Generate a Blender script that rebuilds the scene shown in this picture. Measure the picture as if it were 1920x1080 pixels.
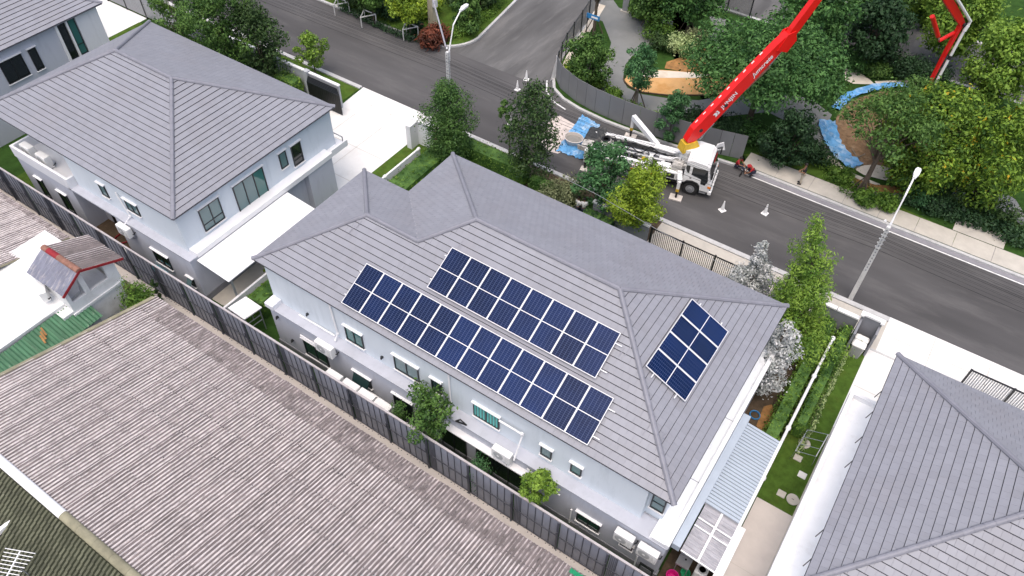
import bpy, math, random
import numpy as np
from mathutils import Vector, Matrix

# ------------------------------------------------------------------ scene, camera, light
for o in list(bpy.data.objects):
    bpy.data.objects.remove(o)
SC = bpy.context.scene
COL = SC.collection
HC = 34.2                                     # camera height in metres above the street
FPX = 1432.6
RW = np.array([[0.82939939, 0.55839147, 0.01719354],
               [0.42736236, -0.61435408, -0.66327255],
               [-0.35980281, 0.55746572, -0.7481804]])
cam_data = bpy.data.cameras.new('camera')
cam = bpy.data.objects.new('camera', cam_data)
COL.objects.link(cam)
cam_data.sensor_width = 36.0
cam_data.lens = FPX / 1920.0 * 36.0
cam_data.clip_start = 0.5
cam_data.clip_end = 2000.0
cm = Matrix.Identity(4)
for i in range(3):
    cm[i][0] = RW[0][i]
    cm[i][1] = -RW[1][i]
    cm[i][2] = -RW[2][i]
cm[2][3] = HC
cam.matrix_world = cm
SC.camera = cam

SUN_EL, SUN_AZ = math.radians(74), math.radians(165)
world = bpy.data.worlds.new('World')
SC.world = world
world.use_nodes = True
wn = world.node_tree.nodes
wn.clear()
sky = wn.new('ShaderNodeTexSky')
sky.sky_type = 'NISHITA'
sky.sun_disc = False
sky.sun_elevation = SUN_EL
sky.sun_rotation = SUN_AZ
sky.air_density = 1.0
sky.dust_density = 6.0
sky.ozone_density = 1.0
bgn = wn.new('ShaderNodeBackground')
bgn.inputs['Strength'].default_value = 0.15
won = wn.new('ShaderNodeOutputWorld')
world.node_tree.links.new(sky.outputs[0], bgn.inputs[0])
world.node_tree.links.new(bgn.outputs[0], won.inputs[0])

sun_data = bpy.data.lights.new('sun', 'SUN')
sun_data.energy = 1.0
sun_data.angle = math.radians(80)
sun_data.color = (1.0, 0.97, 0.93)
sun = bpy.data.objects.new('sun', sun_data)
COL.objects.link(sun)
# bright thin cloud cover, a little stronger from the right
sd = Vector((math.sin(SUN_AZ) * math.cos(SUN_EL), math.cos(SUN_AZ) * math.cos(SUN_EL), math.sin(SUN_EL)))
sun.rotation_euler = sd.to_track_quat('Z', 'Y').to_euler()

SC.render.engine = 'CYCLES'
SC.view_settings.view_transform = 'Standard'
SC.view_settings.look = 'None'
SC.view_settings.gamma = 1.0
SC.view_settings.exposure = 0.46
SC.view_settings.use_curve_mapping = False

# ------------------------------------------------------------------ survey helpers
def ray(px, py):
    return RW.T @ np.array([(px - 960) / FPX, (py - 540) / FPX, 1.0])

def G(px, py, z=0.0):                         # point at height z
    d = ray(px, py)
    q = d * ((z - HC) / d[2])
    return Vector((q[0], q[1], z))

def GY(px, py, y):                            # point on the wall plane at that y
    d = ray(px, py)
    q = d * (y / d[1])
    return Vector((q[0], y, q[2] + HC))

def height(foot, head, z0=0.0):
    q = G(*foot, z0)
    d = ray(*head)
    t = (q.x * d[0] + q.y * d[1]) / (d[0] ** 2 + d[1] ** 2)
    return t * d[2] + HC - z0

# ------------------------------------------------------------------ object helpers
WL = {}

def tag(o, label=None, cat=None, group=None, kind=None):
    if label: o['label'] = label
    if cat: o['category'] = cat
    if group: o['group'] = group
    if kind: o['kind'] = kind
    return o

def thing(name, label, cat, loc=(0, 0, 0), rz=0.0, group=None):
    o = bpy.data.objects.new(name, None)
    o.empty_display_size = 0.3
    COL.objects.link(o)
    o.location = loc
    o.rotation_euler = (0, 0, rz)
    WL[o.name] = Vector(loc) if rz == 0 else None
    return tag(o, label, cat, group)

def link(o, parent=None):
    COL.objects.link(o)
    if parent is not None:
        o.parent = parent
    return o

class MB:
    """collects faces and links them as one mesh object"""
    def __init__(s):
        s.v = []; s.f = []; s.m = []
    def add(s, vs, fs, mi=0):
        b = len(s.v)
        s.v.extend([tuple(p) for p in vs])
        for f in fs:
            s.f.append([b + i for i in f]); s.m.append(mi)
        return s
    def box(s, x0, x1, y0, y1, z0, z1, mi=0):
        vs = [(x0,y0,z0),(x1,y0,z0),(x1,y1,z0),(x0,y1,z0),(x0,y0,z1),(x1,y0,z1),(x1,y1,z1),(x0,y1,z1)]
        return s.add(vs, [(0,3,2,1),(4,5,6,7),(0,1,5,4),(1,2,6,5),(2,3,7,6),(3,0,4,7)], mi)
    def bbox(s, x0, x1, y0, y1, z0, z1, b=0.03, mi=0):
        """box with chamfered vertical edges and top"""
        pts = lambda d, z: [(x0+d+b,y0+d,z),(x1-d-b,y0+d,z),(x1-d,y0+d+b,z),(x1-d,y1-d-b,z),(x1-d-b,y1-d,z),(x0+d+b,y1-d,z),(x0+d,y1-d-b,z),(x0+d,y0+d+b,z)]
        return s.rings([pts(0, z0), pts(0, z1 - b), pts(b, z1)], True, True, mi)
    def rings(s, rs, cap0=True, cap1=True, mi=0):
        n = len(rs[0]); vs = [p for r in rs for p in r]; fs = []
        for k in range(len(rs) - 1):
            for i in range(n):
                j = (i + 1) % n
                fs.append((k*n+i, k*n+j, (k+1)*n+j, (k+1)*n+i))
        if cap0: fs.append(tuple(range(n - 1, -1, -1)))
        if cap1: fs.append(tuple((len(rs)-1)*n + i for i in range(n)))
        return s.add(vs, fs, mi)
    def bar(s, p, q, w, h=None, mi=0, up=(0, 0, 1)):
        p = Vector(p); q = Vector(q); h = h or w
        d = (q - p).normalized(); u = Vector(up)
        if abs(d.dot(u)) > 0.98: u = Vector((1, 0, 0))
        a = d.cross(u).normalized(); b = a.cross(d).normalized()
        r = lambda c: [c - a*w/2 - b*h/2, c + a*w/2 - b*h/2, c + a*w/2 + b*h/2, c - a*w/2 + b*h/2]
        return s.rings([r(p), r(q)], True, True, mi)
    def tube(s, path, r, n=6, mi=0):
        path = [Vector(p) for p in path]; rs = []
        for k, p in enumerate(path):
            d = (path[min(k+1, len(path)-1)] - path[max(k-1, 0)]).normalized()
            u = Vector((0, 0, 1)) if abs(d.z) < 0.9 else Vector((1, 0, 0))
            a = d.cross(u).normalized(); b = a.cross(d).normalized()
            rr = r[k] if isinstance(r, (list, tuple)) else r
            rs.append([p + a*math.cos(2*math.pi*i/n)*rr + b*math.sin(2*math.pi*i/n)*rr for i in range(n)])
        return s.rings(rs, True, True, mi)
    def lathe(s, c, prof, n=16, mi=0, sx=1.0, sy=1.0, cap0=True, cap1=True):
        c = Vector(c)
        rs = [[c + Vector((math.cos(2*math.pi*i/n)*r*sx, math.sin(2*math.pi*i/n)*r*sy, z)) for i in range(n)] for r, z in prof]
        return s.rings(rs, cap0, cap1, mi)
    def prism(s, poly, z0, z1, mi=0):
        return s.rings([[(p[0], p[1], z0) for p in poly], [(p[0], p[1], z1) for p in poly]], True, True, mi)
    def poly(s, pts, mi=0):
        return s.add(pts, [tuple(range(len(pts)))], mi)
    def build(s, name, mats, parent=None, local=False, smooth=False):
        me = bpy.data.meshes.new(name)
        off = Vector((0, 0, 0))
        if parent is not None and not local:
            off = WL.get(parent.name) or Vector((0, 0, 0))
        me.from_pydata([(p[0]-off.x, p[1]-off.y, p[2]-off.z) for p in s.v], [], s.f)
        if not isinstance(mats, (list, tuple)): mats = [mats]
        for m in mats: me.materials.append(m)
        if len(mats) > 1: me.polygons.foreach_set('material_index', s.m)
        if smooth: me.polygons.foreach_set('use_smooth', [True] * len(s.f))
        me.update()
        o = bpy.data.objects.new(name, me)
        link(o, parent)
        if parent is not None: WL[o.name] = WL.get(parent.name)
        return o

def copy_tree(o, parent=None):
    c = o.copy(); COL.objects.link(c)
    if parent is not None:
        c.parent = parent
    for ch in o.children:
        copy_tree(ch, c)
    return c

# ------------------------------------------------------------------ materials
MATS = {}
def mat(name, col, rough=0.6, var=0.0, scale=3.0, bump=0.0, bscale=40.0, metal=0.0, spec=0.4, col2=None, island=0.0,
        stain=None, stretch=None, detail=5.0, stain2=None):
    """procedural surface: colour with noise variation (towards col2), optional stains, fine bump"""
    m = bpy.data.materials.new(name); m.use_nodes = True
    nt = m.node_tree; N = nt.nodes; L = nt.links
    b = N['Principled BSDF']
    b.inputs['Roughness'].default_value = rough
    b.inputs['Metallic'].default_value = metal
    b.inputs['Specular IOR Level'].default_value = spec
    geo = N.new('ShaderNodeNewGeometry')
    vec = geo.outputs['Position']
    if stretch:
        mp = N.new('ShaderNodeMapping'); mp.inputs['Scale'].default_value = stretch
        L.new(vec, mp.inputs[0]); vec = mp.outputs[0]
    out = None
    rgb = N.new('ShaderNodeRGB'); rgb.outputs[0].default_value = (*col, 1); out = rgb.outputs[0]
    if var > 0 or col2:
        nz = N.new('ShaderNodeTexNoise'); nz.inputs['Scale'].default_value = scale; nz.inputs['Detail'].default_value = detail
        nz.inputs['Roughness'].default_value = 0.65
        L.new(vec, nz.inputs['Vector'])
        rp = N.new('ShaderNodeMapRange'); rp.inputs[1].default_value = 0.32; rp.inputs[2].default_value = 0.68
        L.new(nz.outputs[0], rp.inputs[0])
        mx = N.new('ShaderNodeMix'); mx.data_type = 'RGBA'
        c2 = col2 if col2 else tuple(max(0, c * (1 - var)) for c in col)
        c1 = col if col2 else tuple(min(1, c * (1 + var)) for c in col)
        mx.inputs[6].default_value = (*c1, 1); mx.inputs[7].default_value = (*c2, 1)
        L.new(rp.outputs[0], mx.inputs[0]); out = mx.outputs[2]
    for scol, sscale, lo, hi, amt in [s_ for s_ in (stain, stain2) if s_]:
        n2 = N.new('ShaderNodeTexNoise'); n2.inputs['Scale'].default_value = sscale; n2.inputs['Detail'].default_value = 8
        n2.inputs['Roughness'].default_value = 0.7
        L.new(vec, n2.inputs['Vector'])
        r2 = N.new('ShaderNodeMapRange'); r2.inputs[1].default_value = lo; r2.inputs[2].default_value = hi; r2.inputs[4].default_value = amt
        L.new(n2.outputs[0], r2.inputs[0])
        m2 = N.new('ShaderNodeMix'); m2.data_type = 'RGBA'; m2.inputs[7].default_value = (*scol, 1)
        L.new(r2.outputs[0], m2.inputs[0]); L.new(out, m2.inputs[6]); out = m2.outputs[2]
    if island != 0:
        oi = N.new('ShaderNodeObjectInfo')
        ad = N.new('ShaderNodeMath'); ad.operation = 'ADD'
        ad.inputs[0].default_value = 0.0
        if island > 0: L.new(geo.outputs['Random Per Island'], ad.inputs[0])
        island = abs(island); L.new(oi.outputs['Random'], ad.inputs[1])
        fr = N.new('ShaderNodeMath'); fr.operation = 'FRACT'; L.new(ad.outputs[0], fr.inputs[0])
        r3 = N.new('ShaderNodeMapRange'); r3.inputs[3].default_value = 1 - island; r3.inputs[4].default_value = 1 + island
        L.new(fr.outputs[0], r3.inputs[0])
        hs = N.new('ShaderNodeHueSaturation'); L.new(out, hs.inputs['Color']); L.new(r3.outputs[0], hs.inputs['Value']); out = hs.outputs[0]
    L.new(out, b.inputs['Base Color'])
    if bump > 0:
        n3 = N.new('ShaderNodeTexNoise'); n3.inputs['Scale'].default_value = bscale; n3.inputs['Detail'].default_value = 4
        L.new(vec, n3.inputs['Vector'])
        bp = N.new('ShaderNodeBump'); bp.inputs['Strength'].default_value = bump; bp.inputs['Distance'].default_value = 0.02
        L.new(n3.outputs[0], bp.inputs['Height']); L.new(bp.outputs[0], b.inputs['Normal'])
    MATS[name] = m
    return m

def leaf_mat(name, c_dark, c_light, extra=None, rough=0.55, trans=0.25):
    m = bpy.data.materials.new(name); m.use_nodes = True
    nt = m.node_tree; N = nt.nodes; L = nt.links
    b = N['Principled BSDF']; b.inputs['Roughness'].default_value = rough; b.inputs['Specular IOR Level'].default_value = 0.25
    geo = N.new('ShaderNodeNewGeometry')
    nz = N.new('ShaderNodeTexNoise'); nz.inputs['Scale'].default_value = 1.3; nz.inputs['Detail'].default_value = 3
    L.new(geo.outputs['Position'], nz.inputs['Vector'])
    ad = N.new('ShaderNodeMath'); ad.operation = 'MULTIPLY_ADD'; ad.inputs[1].default_value = 0.55
    L.new(geo.outputs['Random Per Island'], ad.inputs[0])
    sb = N.new('ShaderNodeMath'); sb.operation = 'MULTIPLY_ADD'; sb.inputs[1].default_value = 1.9; sb.inputs[2].default_value = -0.7
    L.new(nz.outputs[0], sb.inputs[0]); L.new(sb.outputs[0], ad.inputs[2])
    c_dark = tuple(c * 1.6 for c in c_dark); c_light = tuple(min(.75, c * 1.8) for c in c_light)
    cr = N.new('ShaderNodeValToRGB'); cr.color_ramp.elements[0].color = (*c_dark, 1); cr.color_ramp.elements[1].color = (*c_light, 1)
    cr.color_ramp.elements[0].position = 0.15; cr.color_ramp.elements[1].position = 0.95
    if extra:
        e = cr.color_ramp.elements.new(0.985); e.color = (*extra, 1)
    L.new(ad.outputs[0], cr.inputs[0]); L.new(cr.outputs[0], b.inputs['Base Color'])
    tr = N.new('ShaderNodeBsdfTranslucent'); L.new(cr.outputs[0], tr.inputs[0])
    ms = N.new('ShaderNodeMixShader'); ms.inputs[0].default_value = trans
    L.new(b.outputs[0], ms.inputs[1]); L.new(tr.outputs[0], ms.inputs[2]); L.new(ms.outputs[0], N['Material Output'].inputs[0])
    MATS[name] = m
    return m

M = MATS
mat('tile', (0.250, 0.256, 0.292), 0.5, 0.07, 0.35, island=0.045, spec=0.5, bump=0.1, bscale=60, stain=((0.33, 0.31, 0.33), 0.35, 0.5, 0.75, 0.3), stain2=((0.19, 0.19, 0.20), 1.1, 0.54, 0.76, 0.4))
mat('tile_nose_shade', (0.035, 0.035, 0.042), 0.85)  # shade of the gap below each course, put into the nose colour
mat('roof_deck', (0.05, 0.05, 0.06), 0.9)
mat('ridge_cap', (0.225, 0.228, 0.265), 0.55, 0.06, 1.5, island=0.05)
mat('wall_blue', (0.645, 0.705, 0.76), 0.75, 0.03, 0.6, bump=0.05, bscale=30, stain=((0.42, 0.48, 0.52), 1.6, 0.54, 0.78, 0.5), stretch=(1, 1, .18))
mat('wall_white', (0.74, 0.75, 0.78), 0.7, 0.03, 0.7, bump=0.04, bscale=30, stain=((0.45, 0.45, 0.46), 1.5, 0.55, 0.8, 0.45), stretch=(1, 1, .25))
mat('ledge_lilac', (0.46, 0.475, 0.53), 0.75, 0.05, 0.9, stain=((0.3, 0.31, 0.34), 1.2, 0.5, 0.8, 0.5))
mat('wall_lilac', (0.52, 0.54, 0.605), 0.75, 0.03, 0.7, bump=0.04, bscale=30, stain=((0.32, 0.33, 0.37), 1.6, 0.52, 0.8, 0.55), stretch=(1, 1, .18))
mat('plinth', (0.23, 0.235, 0.26), 0.8, 0.08, 2)
mat('trim_white', (0.82, 0.82, 0.83), 0.5, 0.02, 2)
mat('slab_white', (0.84, 0.85, 0.86), 0.6, 0.04, 1.0, stain=((0.5, 0.47, 0.45), 1.2, 0.55, 0.8, 0.45))
mat('fascia', (0.30, 0.30, 0.34), 0.5)
mat('frame_dark', (0.02, 0.022, 0.025), 0.4)
mat('glass', (0.018, 0.045, 0.045), 0.04, spec=0.9)
mat('glass_teal', (0.05, 0.16, 0.15), 0.06, spec=0.8)
mat('glass_grey', (0.12, 0.2, 0.21), 0.08, spec=0.8)
mat('glass_dark', (0.012, 0.016, 0.018), 0.06, spec=0.8)
mat('curtain', (0.12, 0.5, 0.46), 0.7)
mat('concrete', (0.50, 0.47, 0.42), 0.85, 0.08, 1.5, bump=0.1, stain=((0.36, 0.34, 0.31), 0.6, 0.5, 0.8, 0.5))
mat('concrete_pale', (0.76, 0.755, 0.74), 0.8, 0.04, 0.8, bump=0.05, stain=((0.50, 0.48, 0.45), 0.5, 0.5, 0.85, 0.6))
mat('concrete_warm', (0.62, 0.57, 0.53), 0.85, 0.05, 1.2, bump=0.08, stain=((0.46, 0.43, 0.4), 0.5, 0.5, 0.8, 0.4))
mat('kerb', (0.50, 0.50, 0.50), 0.8, 0.1, 2.5, stain=((0.3, 0.3, 0.3), 1.5, 0.5, 0.8, 0.5))
mat('gutter', (0.24, 0.235, 0.26), 0.85, 0.1, 2)
mat('paint_white', (0.72, 0.72, 0.72), 0.7, 0.1, 5, stain=((0.3, 0.3, 0.3), 4, 0.5, 0.75, 0.6))
mat('asphalt', (0.086, 0.084, 0.086), 0.85, 0.24, 0.42, bump=0.25, bscale=90, spec=0.25,
    stain=((0.155, 0.15, 0.148), 0.8, 0.50, 0.80, 0.75), stretch=(0.16, 0.8, 1), detail=2.5)
mat('asphalt_side', (0.115, 0.114, 0.115), 0.85, 0.28, 0.5, bump=0.25, bscale=90, spec=0.25,
    stain=((0.22, 0.215, 0.21), 0.9, 0.5, 0.78, 0.8), stretch=(1.0, 0.18, 1), detail=2.5)
mat('path_grey', (0.20, 0.205, 0.20), 0.6, 0.08, 0.7, stain=((0.28, 0.28, 0.275), 0.5, 0.5, 0.8, 0.6))
mat('lawn', (0.062, 0.115, 0.018), 0.9, 0.3, 1.6, bump=0.8, bscale=25, stain=((0.115, 0.125, 0.025), 0.55, 0.52, 0.75, 0.55), spec=0.1)
mat('lawn_dark', (0.03, 0.07, 0.014), 0.9, 0.3, 1.6, bump=0.8, bscale=25, spec=0.1)
mat('soil', (0.085, 0.06, 0.038), 0.95, 0.3, 2.5, bump=0.6, bscale=15)
mat('soil_orange', (0.33, 0.17, 0.06), 0.9, 0.3, 3, bump=0.5, bscale=15, stain=((0.2, 0.12, 0.06), 1.5, 0.5, 0.7, 0.6))
mat('pad_orange', (0.62, 0.36, 0.15), 0.8, 0.08, 1.3, stain=((0.5, 0.24, 0.06), 0.5, 0.5, 0.62, 0.7))
mat('pad_cream', (0.70, 0.64, 0.55), 0.8, 0.06, 1.3, stain=((0.5, 0.36, 0.22), 0.8, 0.5, 0.7, 0.5))
mat('mulch', (0.20, 0.125, 0.07), 0.95, 0.4, 4, bump=0.8, bscale=12, stain=((0.34, 0.25, 0.16), 2.2, 0.5, 0.7, 0.7))
mat('ground_far', (0.05, 0.075, 0.025), 0.95, 0.4, 0.5)
mat('fence_sheet', (0.29, 0.305, 0.365), 0.45, 0.08, 1.2, metal=0.0, island=0.07, stain=((0.2, 0.21, 0.26), 0.7, 0.5, 0.8, 0.5))
mat('fence_steel', (0.075, 0.08, 0.10), 0.5, 0.1, 3)
mat('fence_rail', (0.42, 0.39, 0.40), 0.5, 0.1, 3, stain=((0.25, 0.16, 0.1), 2, 0.55, 0.75, 0.5))
mat('hoarding', (0.19, 0.195, 0.20), 0.55, 0.06, 0.6, island=0.05)
mat('fibre_cement', (0.58, 0.53, 0.525), 0.9, 0.2, 4.0, bump=0.3, bscale=30, island=0.05,
    stain=((0.17, 0.145, 0.14), 5.0, 0.48, 0.70, 0.8), stretch=(1.0, 0.6, 1), stain2=((0.68, 0.62, 0.61), 0.9, 0.50, 0.68, 0.65))
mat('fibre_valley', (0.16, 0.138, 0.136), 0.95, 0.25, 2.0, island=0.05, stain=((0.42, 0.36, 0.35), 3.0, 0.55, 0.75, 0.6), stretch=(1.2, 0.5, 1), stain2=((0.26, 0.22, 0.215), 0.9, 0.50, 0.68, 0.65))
mat('fibre_blue', (0.20, 0.21, 0.27), 0.6, 0.2, 2.0, island=0.08, stain=((0.5, 0.47, 0.46), 3.0, 0.52, 0.7, 0.7), stretch=(2.2, 0.4, 1))
mat('sheet_green', (0.05, 0.145, 0.075), 0.5, 0.25, 1.4, island=0.08, stain=((0.4, 0.42, 0.36), 3.0, 0.6, 0.75, 0.6), stretch=(0.5, 2.0, 1))
mat('tile_green', (0.10, 0.105, 0.07), 0.85, 0.25, 1.5, island=0.2, stain=((0.2, 0.2, 0.15), 1.8, 0.55, 0.75, 0.5))
mat('tile_green_dark', (0.035, 0.04, 0.024), 0.95, 0.3, 2)  # darker green for the side edges and lower ends of the pantiles
mat('cap_olive', (0.26, 0.245, 0.17), 0.85, 0.2, 2.5, island=0.1)
mat('render_old', (0.76, 0.765, 0.77), 0.85, 0.05, 0.6, bump=0.1, bscale=10, stain=((0.42, 0.40, 0.37), 0.7, 0.50, 0.78, 0.7), stain2=((0.5, 0.49, 0.48), 3.0, 0.56, 0.75, 0.4))
mat('render_grey', (0.42, 0.44, 0.47), 0.85, 0.1, 1.0, stain=((0.25, 0.25, 0.25), 0.8, 0.5, 0.8, 0.5))
mat('fibre_dark', (0.48, 0.425, 0.42), 0.95, 0.3, 3.0, bump=0.3, stain=((0.07, 0.06, 0.058), 3.5, 0.42, 0.64, 0.9), stretch=(1.0, 0.6, 1))
mat('red_paint', (0.28, 0.02, 0.026), 0.5, 0.1, 3)
mat('rust_clay', (0.26, 0.13, 0.095), 0.8, 0.25, 5)
mat('metal_blue', (0.44, 0.50, 0.57), 0.4, 0.04, 1.5, metal=0.15)
mat('metal_grey', (0.33, 0.34, 0.36), 0.4, 0.08, 3, metal=0.4)
mat('poly_clear', (0.35, 0.345, 0.37), 0.25, 0.22, 2.2, spec=0.6, stretch=(0.6, 3.0, 1), stain=((0.6, 0.57, 0.6), 1.5, 0.5, 0.7, 0.5))
mat('ac_white', (0.80, 0.80, 0.79), 0.45, 0.02, 4)
mat('ac_grill', (0.42, 0.43, 0.43), 0.5)
mat('black', (0.012, 0.012, 0.013), 0.5)
mat('rubber', (0.022, 0.022, 0.023), 0.75, 0.15, 8)
mat('cell_blue', (0.004, 0.014, 0.060), 0.2, 0.25, 0.5, island=-0.3, spec=0.1)
mat('cell_line', (0.085, 0.12, 0.24), 0.4, spec=0.15)
mat('alu', (0.74, 0.75, 0.77), 0.35, metal=0.0)
mat('pole_concrete', (0.58, 0.58, 0.57), 0.8, 0.1, 2, stain=((0.35, 0.34, 0.33), 2.5, 0.52, 0.75, 0.6))
mat('pole_tan', (0.56, 0.50, 0.38), 0.85, 0.1, 2)
mat('truck_white', (0.80, 0.80, 0.80), 0.3, 0.02, 2, stain=((0.45, 0.43, 0.4), 1.8, 0.62, 0.8, 0.4))
mat('truck_dirty', (0.50, 0.48, 0.45), 0.6, 0.25, 4, stain=((0.14, 0.13, 0.12), 3.0, 0.5, 0.66, 0.85))
mat('chassis', (0.03, 0.03, 0.032), 0.7, 0.3, 3)
mat('boom_red', (0.74, 0.012, 0.010), 0.3, 0.05, 1, spec=0.5)
mat('yellow', (0.62, 0.40, 0.03), 0.5, 0.15, 3)
mat('orange', (0.75, 0.22, 0.02), 0.5)
mat('steel', (0.55, 0.56, 0.58), 0.25, metal=0.8)
mat('tarp_blue', (0.12, 0.34, 0.62), 0.45, 0.2, 1.4, bump=1.0, bscale=5, stain=((0.62, 0.72, 0.82), 1.1, 0.5, 0.68, 0.75))
mat('tarp_dark', (0.045, 0.047, 0.048), 0.5, 0.3, 3, bump=1.0, bscale=6)
mat('spill', (0.60, 0.53, 0.49), 0.85, 0.12, 2, stain=((0.3, 0.27, 0.25), 1.3, 0.5, 0.75, 0.7))
mat('slurry', (0.25, 0.24, 0.22), 0.5, 0.1, 4)
mat('bark', (0.10, 0.078, 0.058), 0.9, 0.3, 6, bump=0.5, bscale=25)
mat('bark_pale', (0.26, 0.235, 0.20), 0.9, 0.25, 6, bump=0.4, bscale=25)
mat('skin', (0.30, 0.16, 0.10), 0.6)
mat('hair', (0.012, 0.010, 0.009), 0.6)
mat('shirt_red', (0.36, 0.02, 0.025), 0.8)
mat('shirt_black', (0.018, 0.018, 0.022), 0.8)
mat('shirt_white', (0.72, 0.72, 0.73), 0.8)
mat('trousers_khaki', (0.48, 0.42, 0.33), 0.8)
mat('trousers_navy', (0.02, 0.025, 0.05), 0.8)
mat('cone_white', (0.82, 0.82, 0.82), 0.5, 0.03, 5)
mat('bin_grey', (0.36, 0.36, 0.36), 0.5)
mat('magenta', (0.55, 0.01, 0.20), 0.5)
mat('bucket_green', (0.02, 0.28, 0.13), 0.5)
mat('aqua', (0.04, 0.42, 0.50), 0.4)
mat('hose_red', (0.30, 0.02, 0.03), 0.5)
mat('hose_blue', (0.03, 0.2, 0.45), 0.5)
leaf_mat('leaf_cypress', (0.018, 0.05, 0.012), (0.075, 0.145, 0.035))
leaf_mat('leaf_dark', (0.012, 0.032, 0.010), (0.055, 0.095, 0.03))
leaf_mat('leaf_mid', (0.020, 0.055, 0.012), (0.085, 0.155, 0.035))
leaf_mat('leaf_deep', (0.012, 0.042, 0.012), (0.075, 0.165, 0.045))
leaf_mat('leaf_lime', (0.06, 0.11, 0.012), (0.20, 0.27, 0.025))
leaf_mat('leaf_bright', (0.05, 0.11, 0.015), (0.17, 0.26, 0.04))
leaf_mat('leaf_flower', (0.022, 0.06, 0.010), (0.16, 0.25, 0.03), extra=(0.55, 0.36, 0.02))
leaf_mat('leaf_bluegreen', (0.018, 0.06, 0.022), (0.07, 0.16, 0.06))
leaf_mat('leaf_olive', (0.06, 0.075, 0.035), (0.17, 0.19, 0.10))
leaf_mat('leaf_silver', (0.20, 0.22, 0.21), (0.46, 0.48, 0.46), trans=0.1)
leaf_mat('leaf_hedge', (0.022, 0.06, 0.008), (0.11, 0.19, 0.03))
leaf_mat('leaf_pale', (0.14, 0.20, 0.07), (0.34, 0.40, 0.20))
leaf_mat('leaf_red', (0.03, 0.012, 0.008), (0.15, 0.045, 0.025))
leaf_mat('leaf_darkshrub', (0.008, 0.024, 0.010), (0.03, 0.065, 0.026))
# ------------------------------------------------------------------ ground, roads, plots
def sheet(name, pts, z, m, kind='structure', thick=0.0):
    b = MB()
    if thick: b.prism(pts, z - thick, z)
    else: b.poly([(p[0], p[1], z) for p in pts])
    return tag(b.build(name, M[m]), kind=kind)

def rect(x0, x1, y0, y1):
    return [(x0, y0), (x1, y0), (x1, y1), (x0, y1)]

def gpoly(pix, z):
    return [tuple(G(px, py, z))[:2] for px, py in pix]

def ribbon(name, path, w, z0, z1, m, kind='structure', parent=None):
    """kerb-like strip of rectangular section along a path"""
    b = MB(); rs = []
    P = [Vector((p[0], p[1], 0)) for p in path]
    for k, p in enumerate(P):
        d = (P[min(k+1, len(P)-1)] - P[max(k-1, 0)]).normalized()
        n = Vector((-d.y, d.x, 0)) * w / 2
        rs.append([(p.x-n.x, p.y-n.y, z0), (p.x+n.x, p.y+n.y, z0), (p.x+n.x, p.y+n.y, z1), (p.x-n.x, p.y-n.y, z1)])
    b.rings(rs)
    o = b.build(name, M[m], parent)
    return tag(o, kind=kind) if kind else o

def arc(cx, cy, r, a0, a1, n=10):
    return [(cx + r*math.cos(math.radians(a0+(a1-a0)*i/n)), cy + r*math.sin(math.radians(a0+(a1-a0)*i/n))) for i in range(n+1)]

sheet('ground', rect(-400, 400, -200, 500), -0.35, 'ground_far')
sheet('side_road', rect(-130, 90, 36.0, 120), 0.0, 'asphalt_side')
sheet('road', rect(-130, 90, 36.1, 44.25), 0.004, 'asphalt')
sheet('estate_ground', rect(-90, 40, 13.0, 36.1), -0.01, 'lawn_dark')
sheet('alley_ground', rect(-90, 40, 11.5, 13.0), -0.02, 'soil')
sheet('rear_yard_ground', rect(-90, 40, -40, 11.5), -0.03, 'concrete')

# corner lot across the junction
corner_edge = [(-130, 44.05), (-70, 44.05), (-45, 44.05), (-38.2, 44.05)] + arc(-37.4, 47.05, 3.0, -75, 0, 8) + [(-35.2, 53), (-36.2, 60), (-38.5, 76)]
sheet('corner_lawn', corner_edge + [(-130, 76)], 0.12, 'lawn', thick=0.35)
ribbon('corner_kerb', corner_edge, 0.22, 0.0, 0.14, 'kerb')
# park lot
park_edge = [(-31.5, 74), (-28.9, 58), (-28.1, 54), (-27.1, 48.6), (-26.3, 46.0), (-25.3, 44.5), (-24.0, 43.75), (-22.3, 43.35), (-20, 43.15), (-16, 43.25), (-12, 43.7), (-9, 44.05), (40, 44.05), (90, 44.05)]
sheet('park_ground', park_edge + [(90, 63.6), (-30, 63.6)], 0.10, 'lawn_dark', thick=0.35)
ribbon('park_kerb', park_edge[2:], 0.22, 0.0, 0.15, 'kerb')
sheet('park_gutter', rect(-9, 60, 43.60, 43.98), 0.008, 'gutter')
sheet('road_edge_line', rect(-9, 60, 43.46, 43.57), 0.0085, 'paint_white')
ribbon('road_edge_line', [(-26.4, 45.2), (-25.6, 43.9), (-24.5, 43.1), (-23.2, 42.75)], 0.12, 0.0, 0.009, 'paint_white')
sheet('far_lawn', rect(-30, 90, 71.3, 120), 0.10, 'lawn_dark', thick=0.3)
ribbon('far_kerb', [(-30, 71.25), (90, 71.25)], 0.3, 0.0, 0.15, 'kerb')
ribbon('far_kerb', [(-28, 63.75), (90, 63.75)], 0.3, 0.0, 0.15, 'kerb')

# pavement on the park side, laid slab by slab
pave = sheet('pavement', rect(-9.6, 40, 44.25, 45.85), 0.106, 'gutter')
for i in range(21):
    x0 = -9.6 + i * 2.36
    b = MB(); b.box(x0 + .012, x0 + 2.348, 44.26, 45.84, 0.09, 0.135 + 0.004 * (i % 3))
    b.build('paving_slab', M['concrete'], pave)
apron = sheet('park_entrance_slab', rect(4.25, 7.35, 45.9, 47.2), 0.14, 'concrete')
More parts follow.
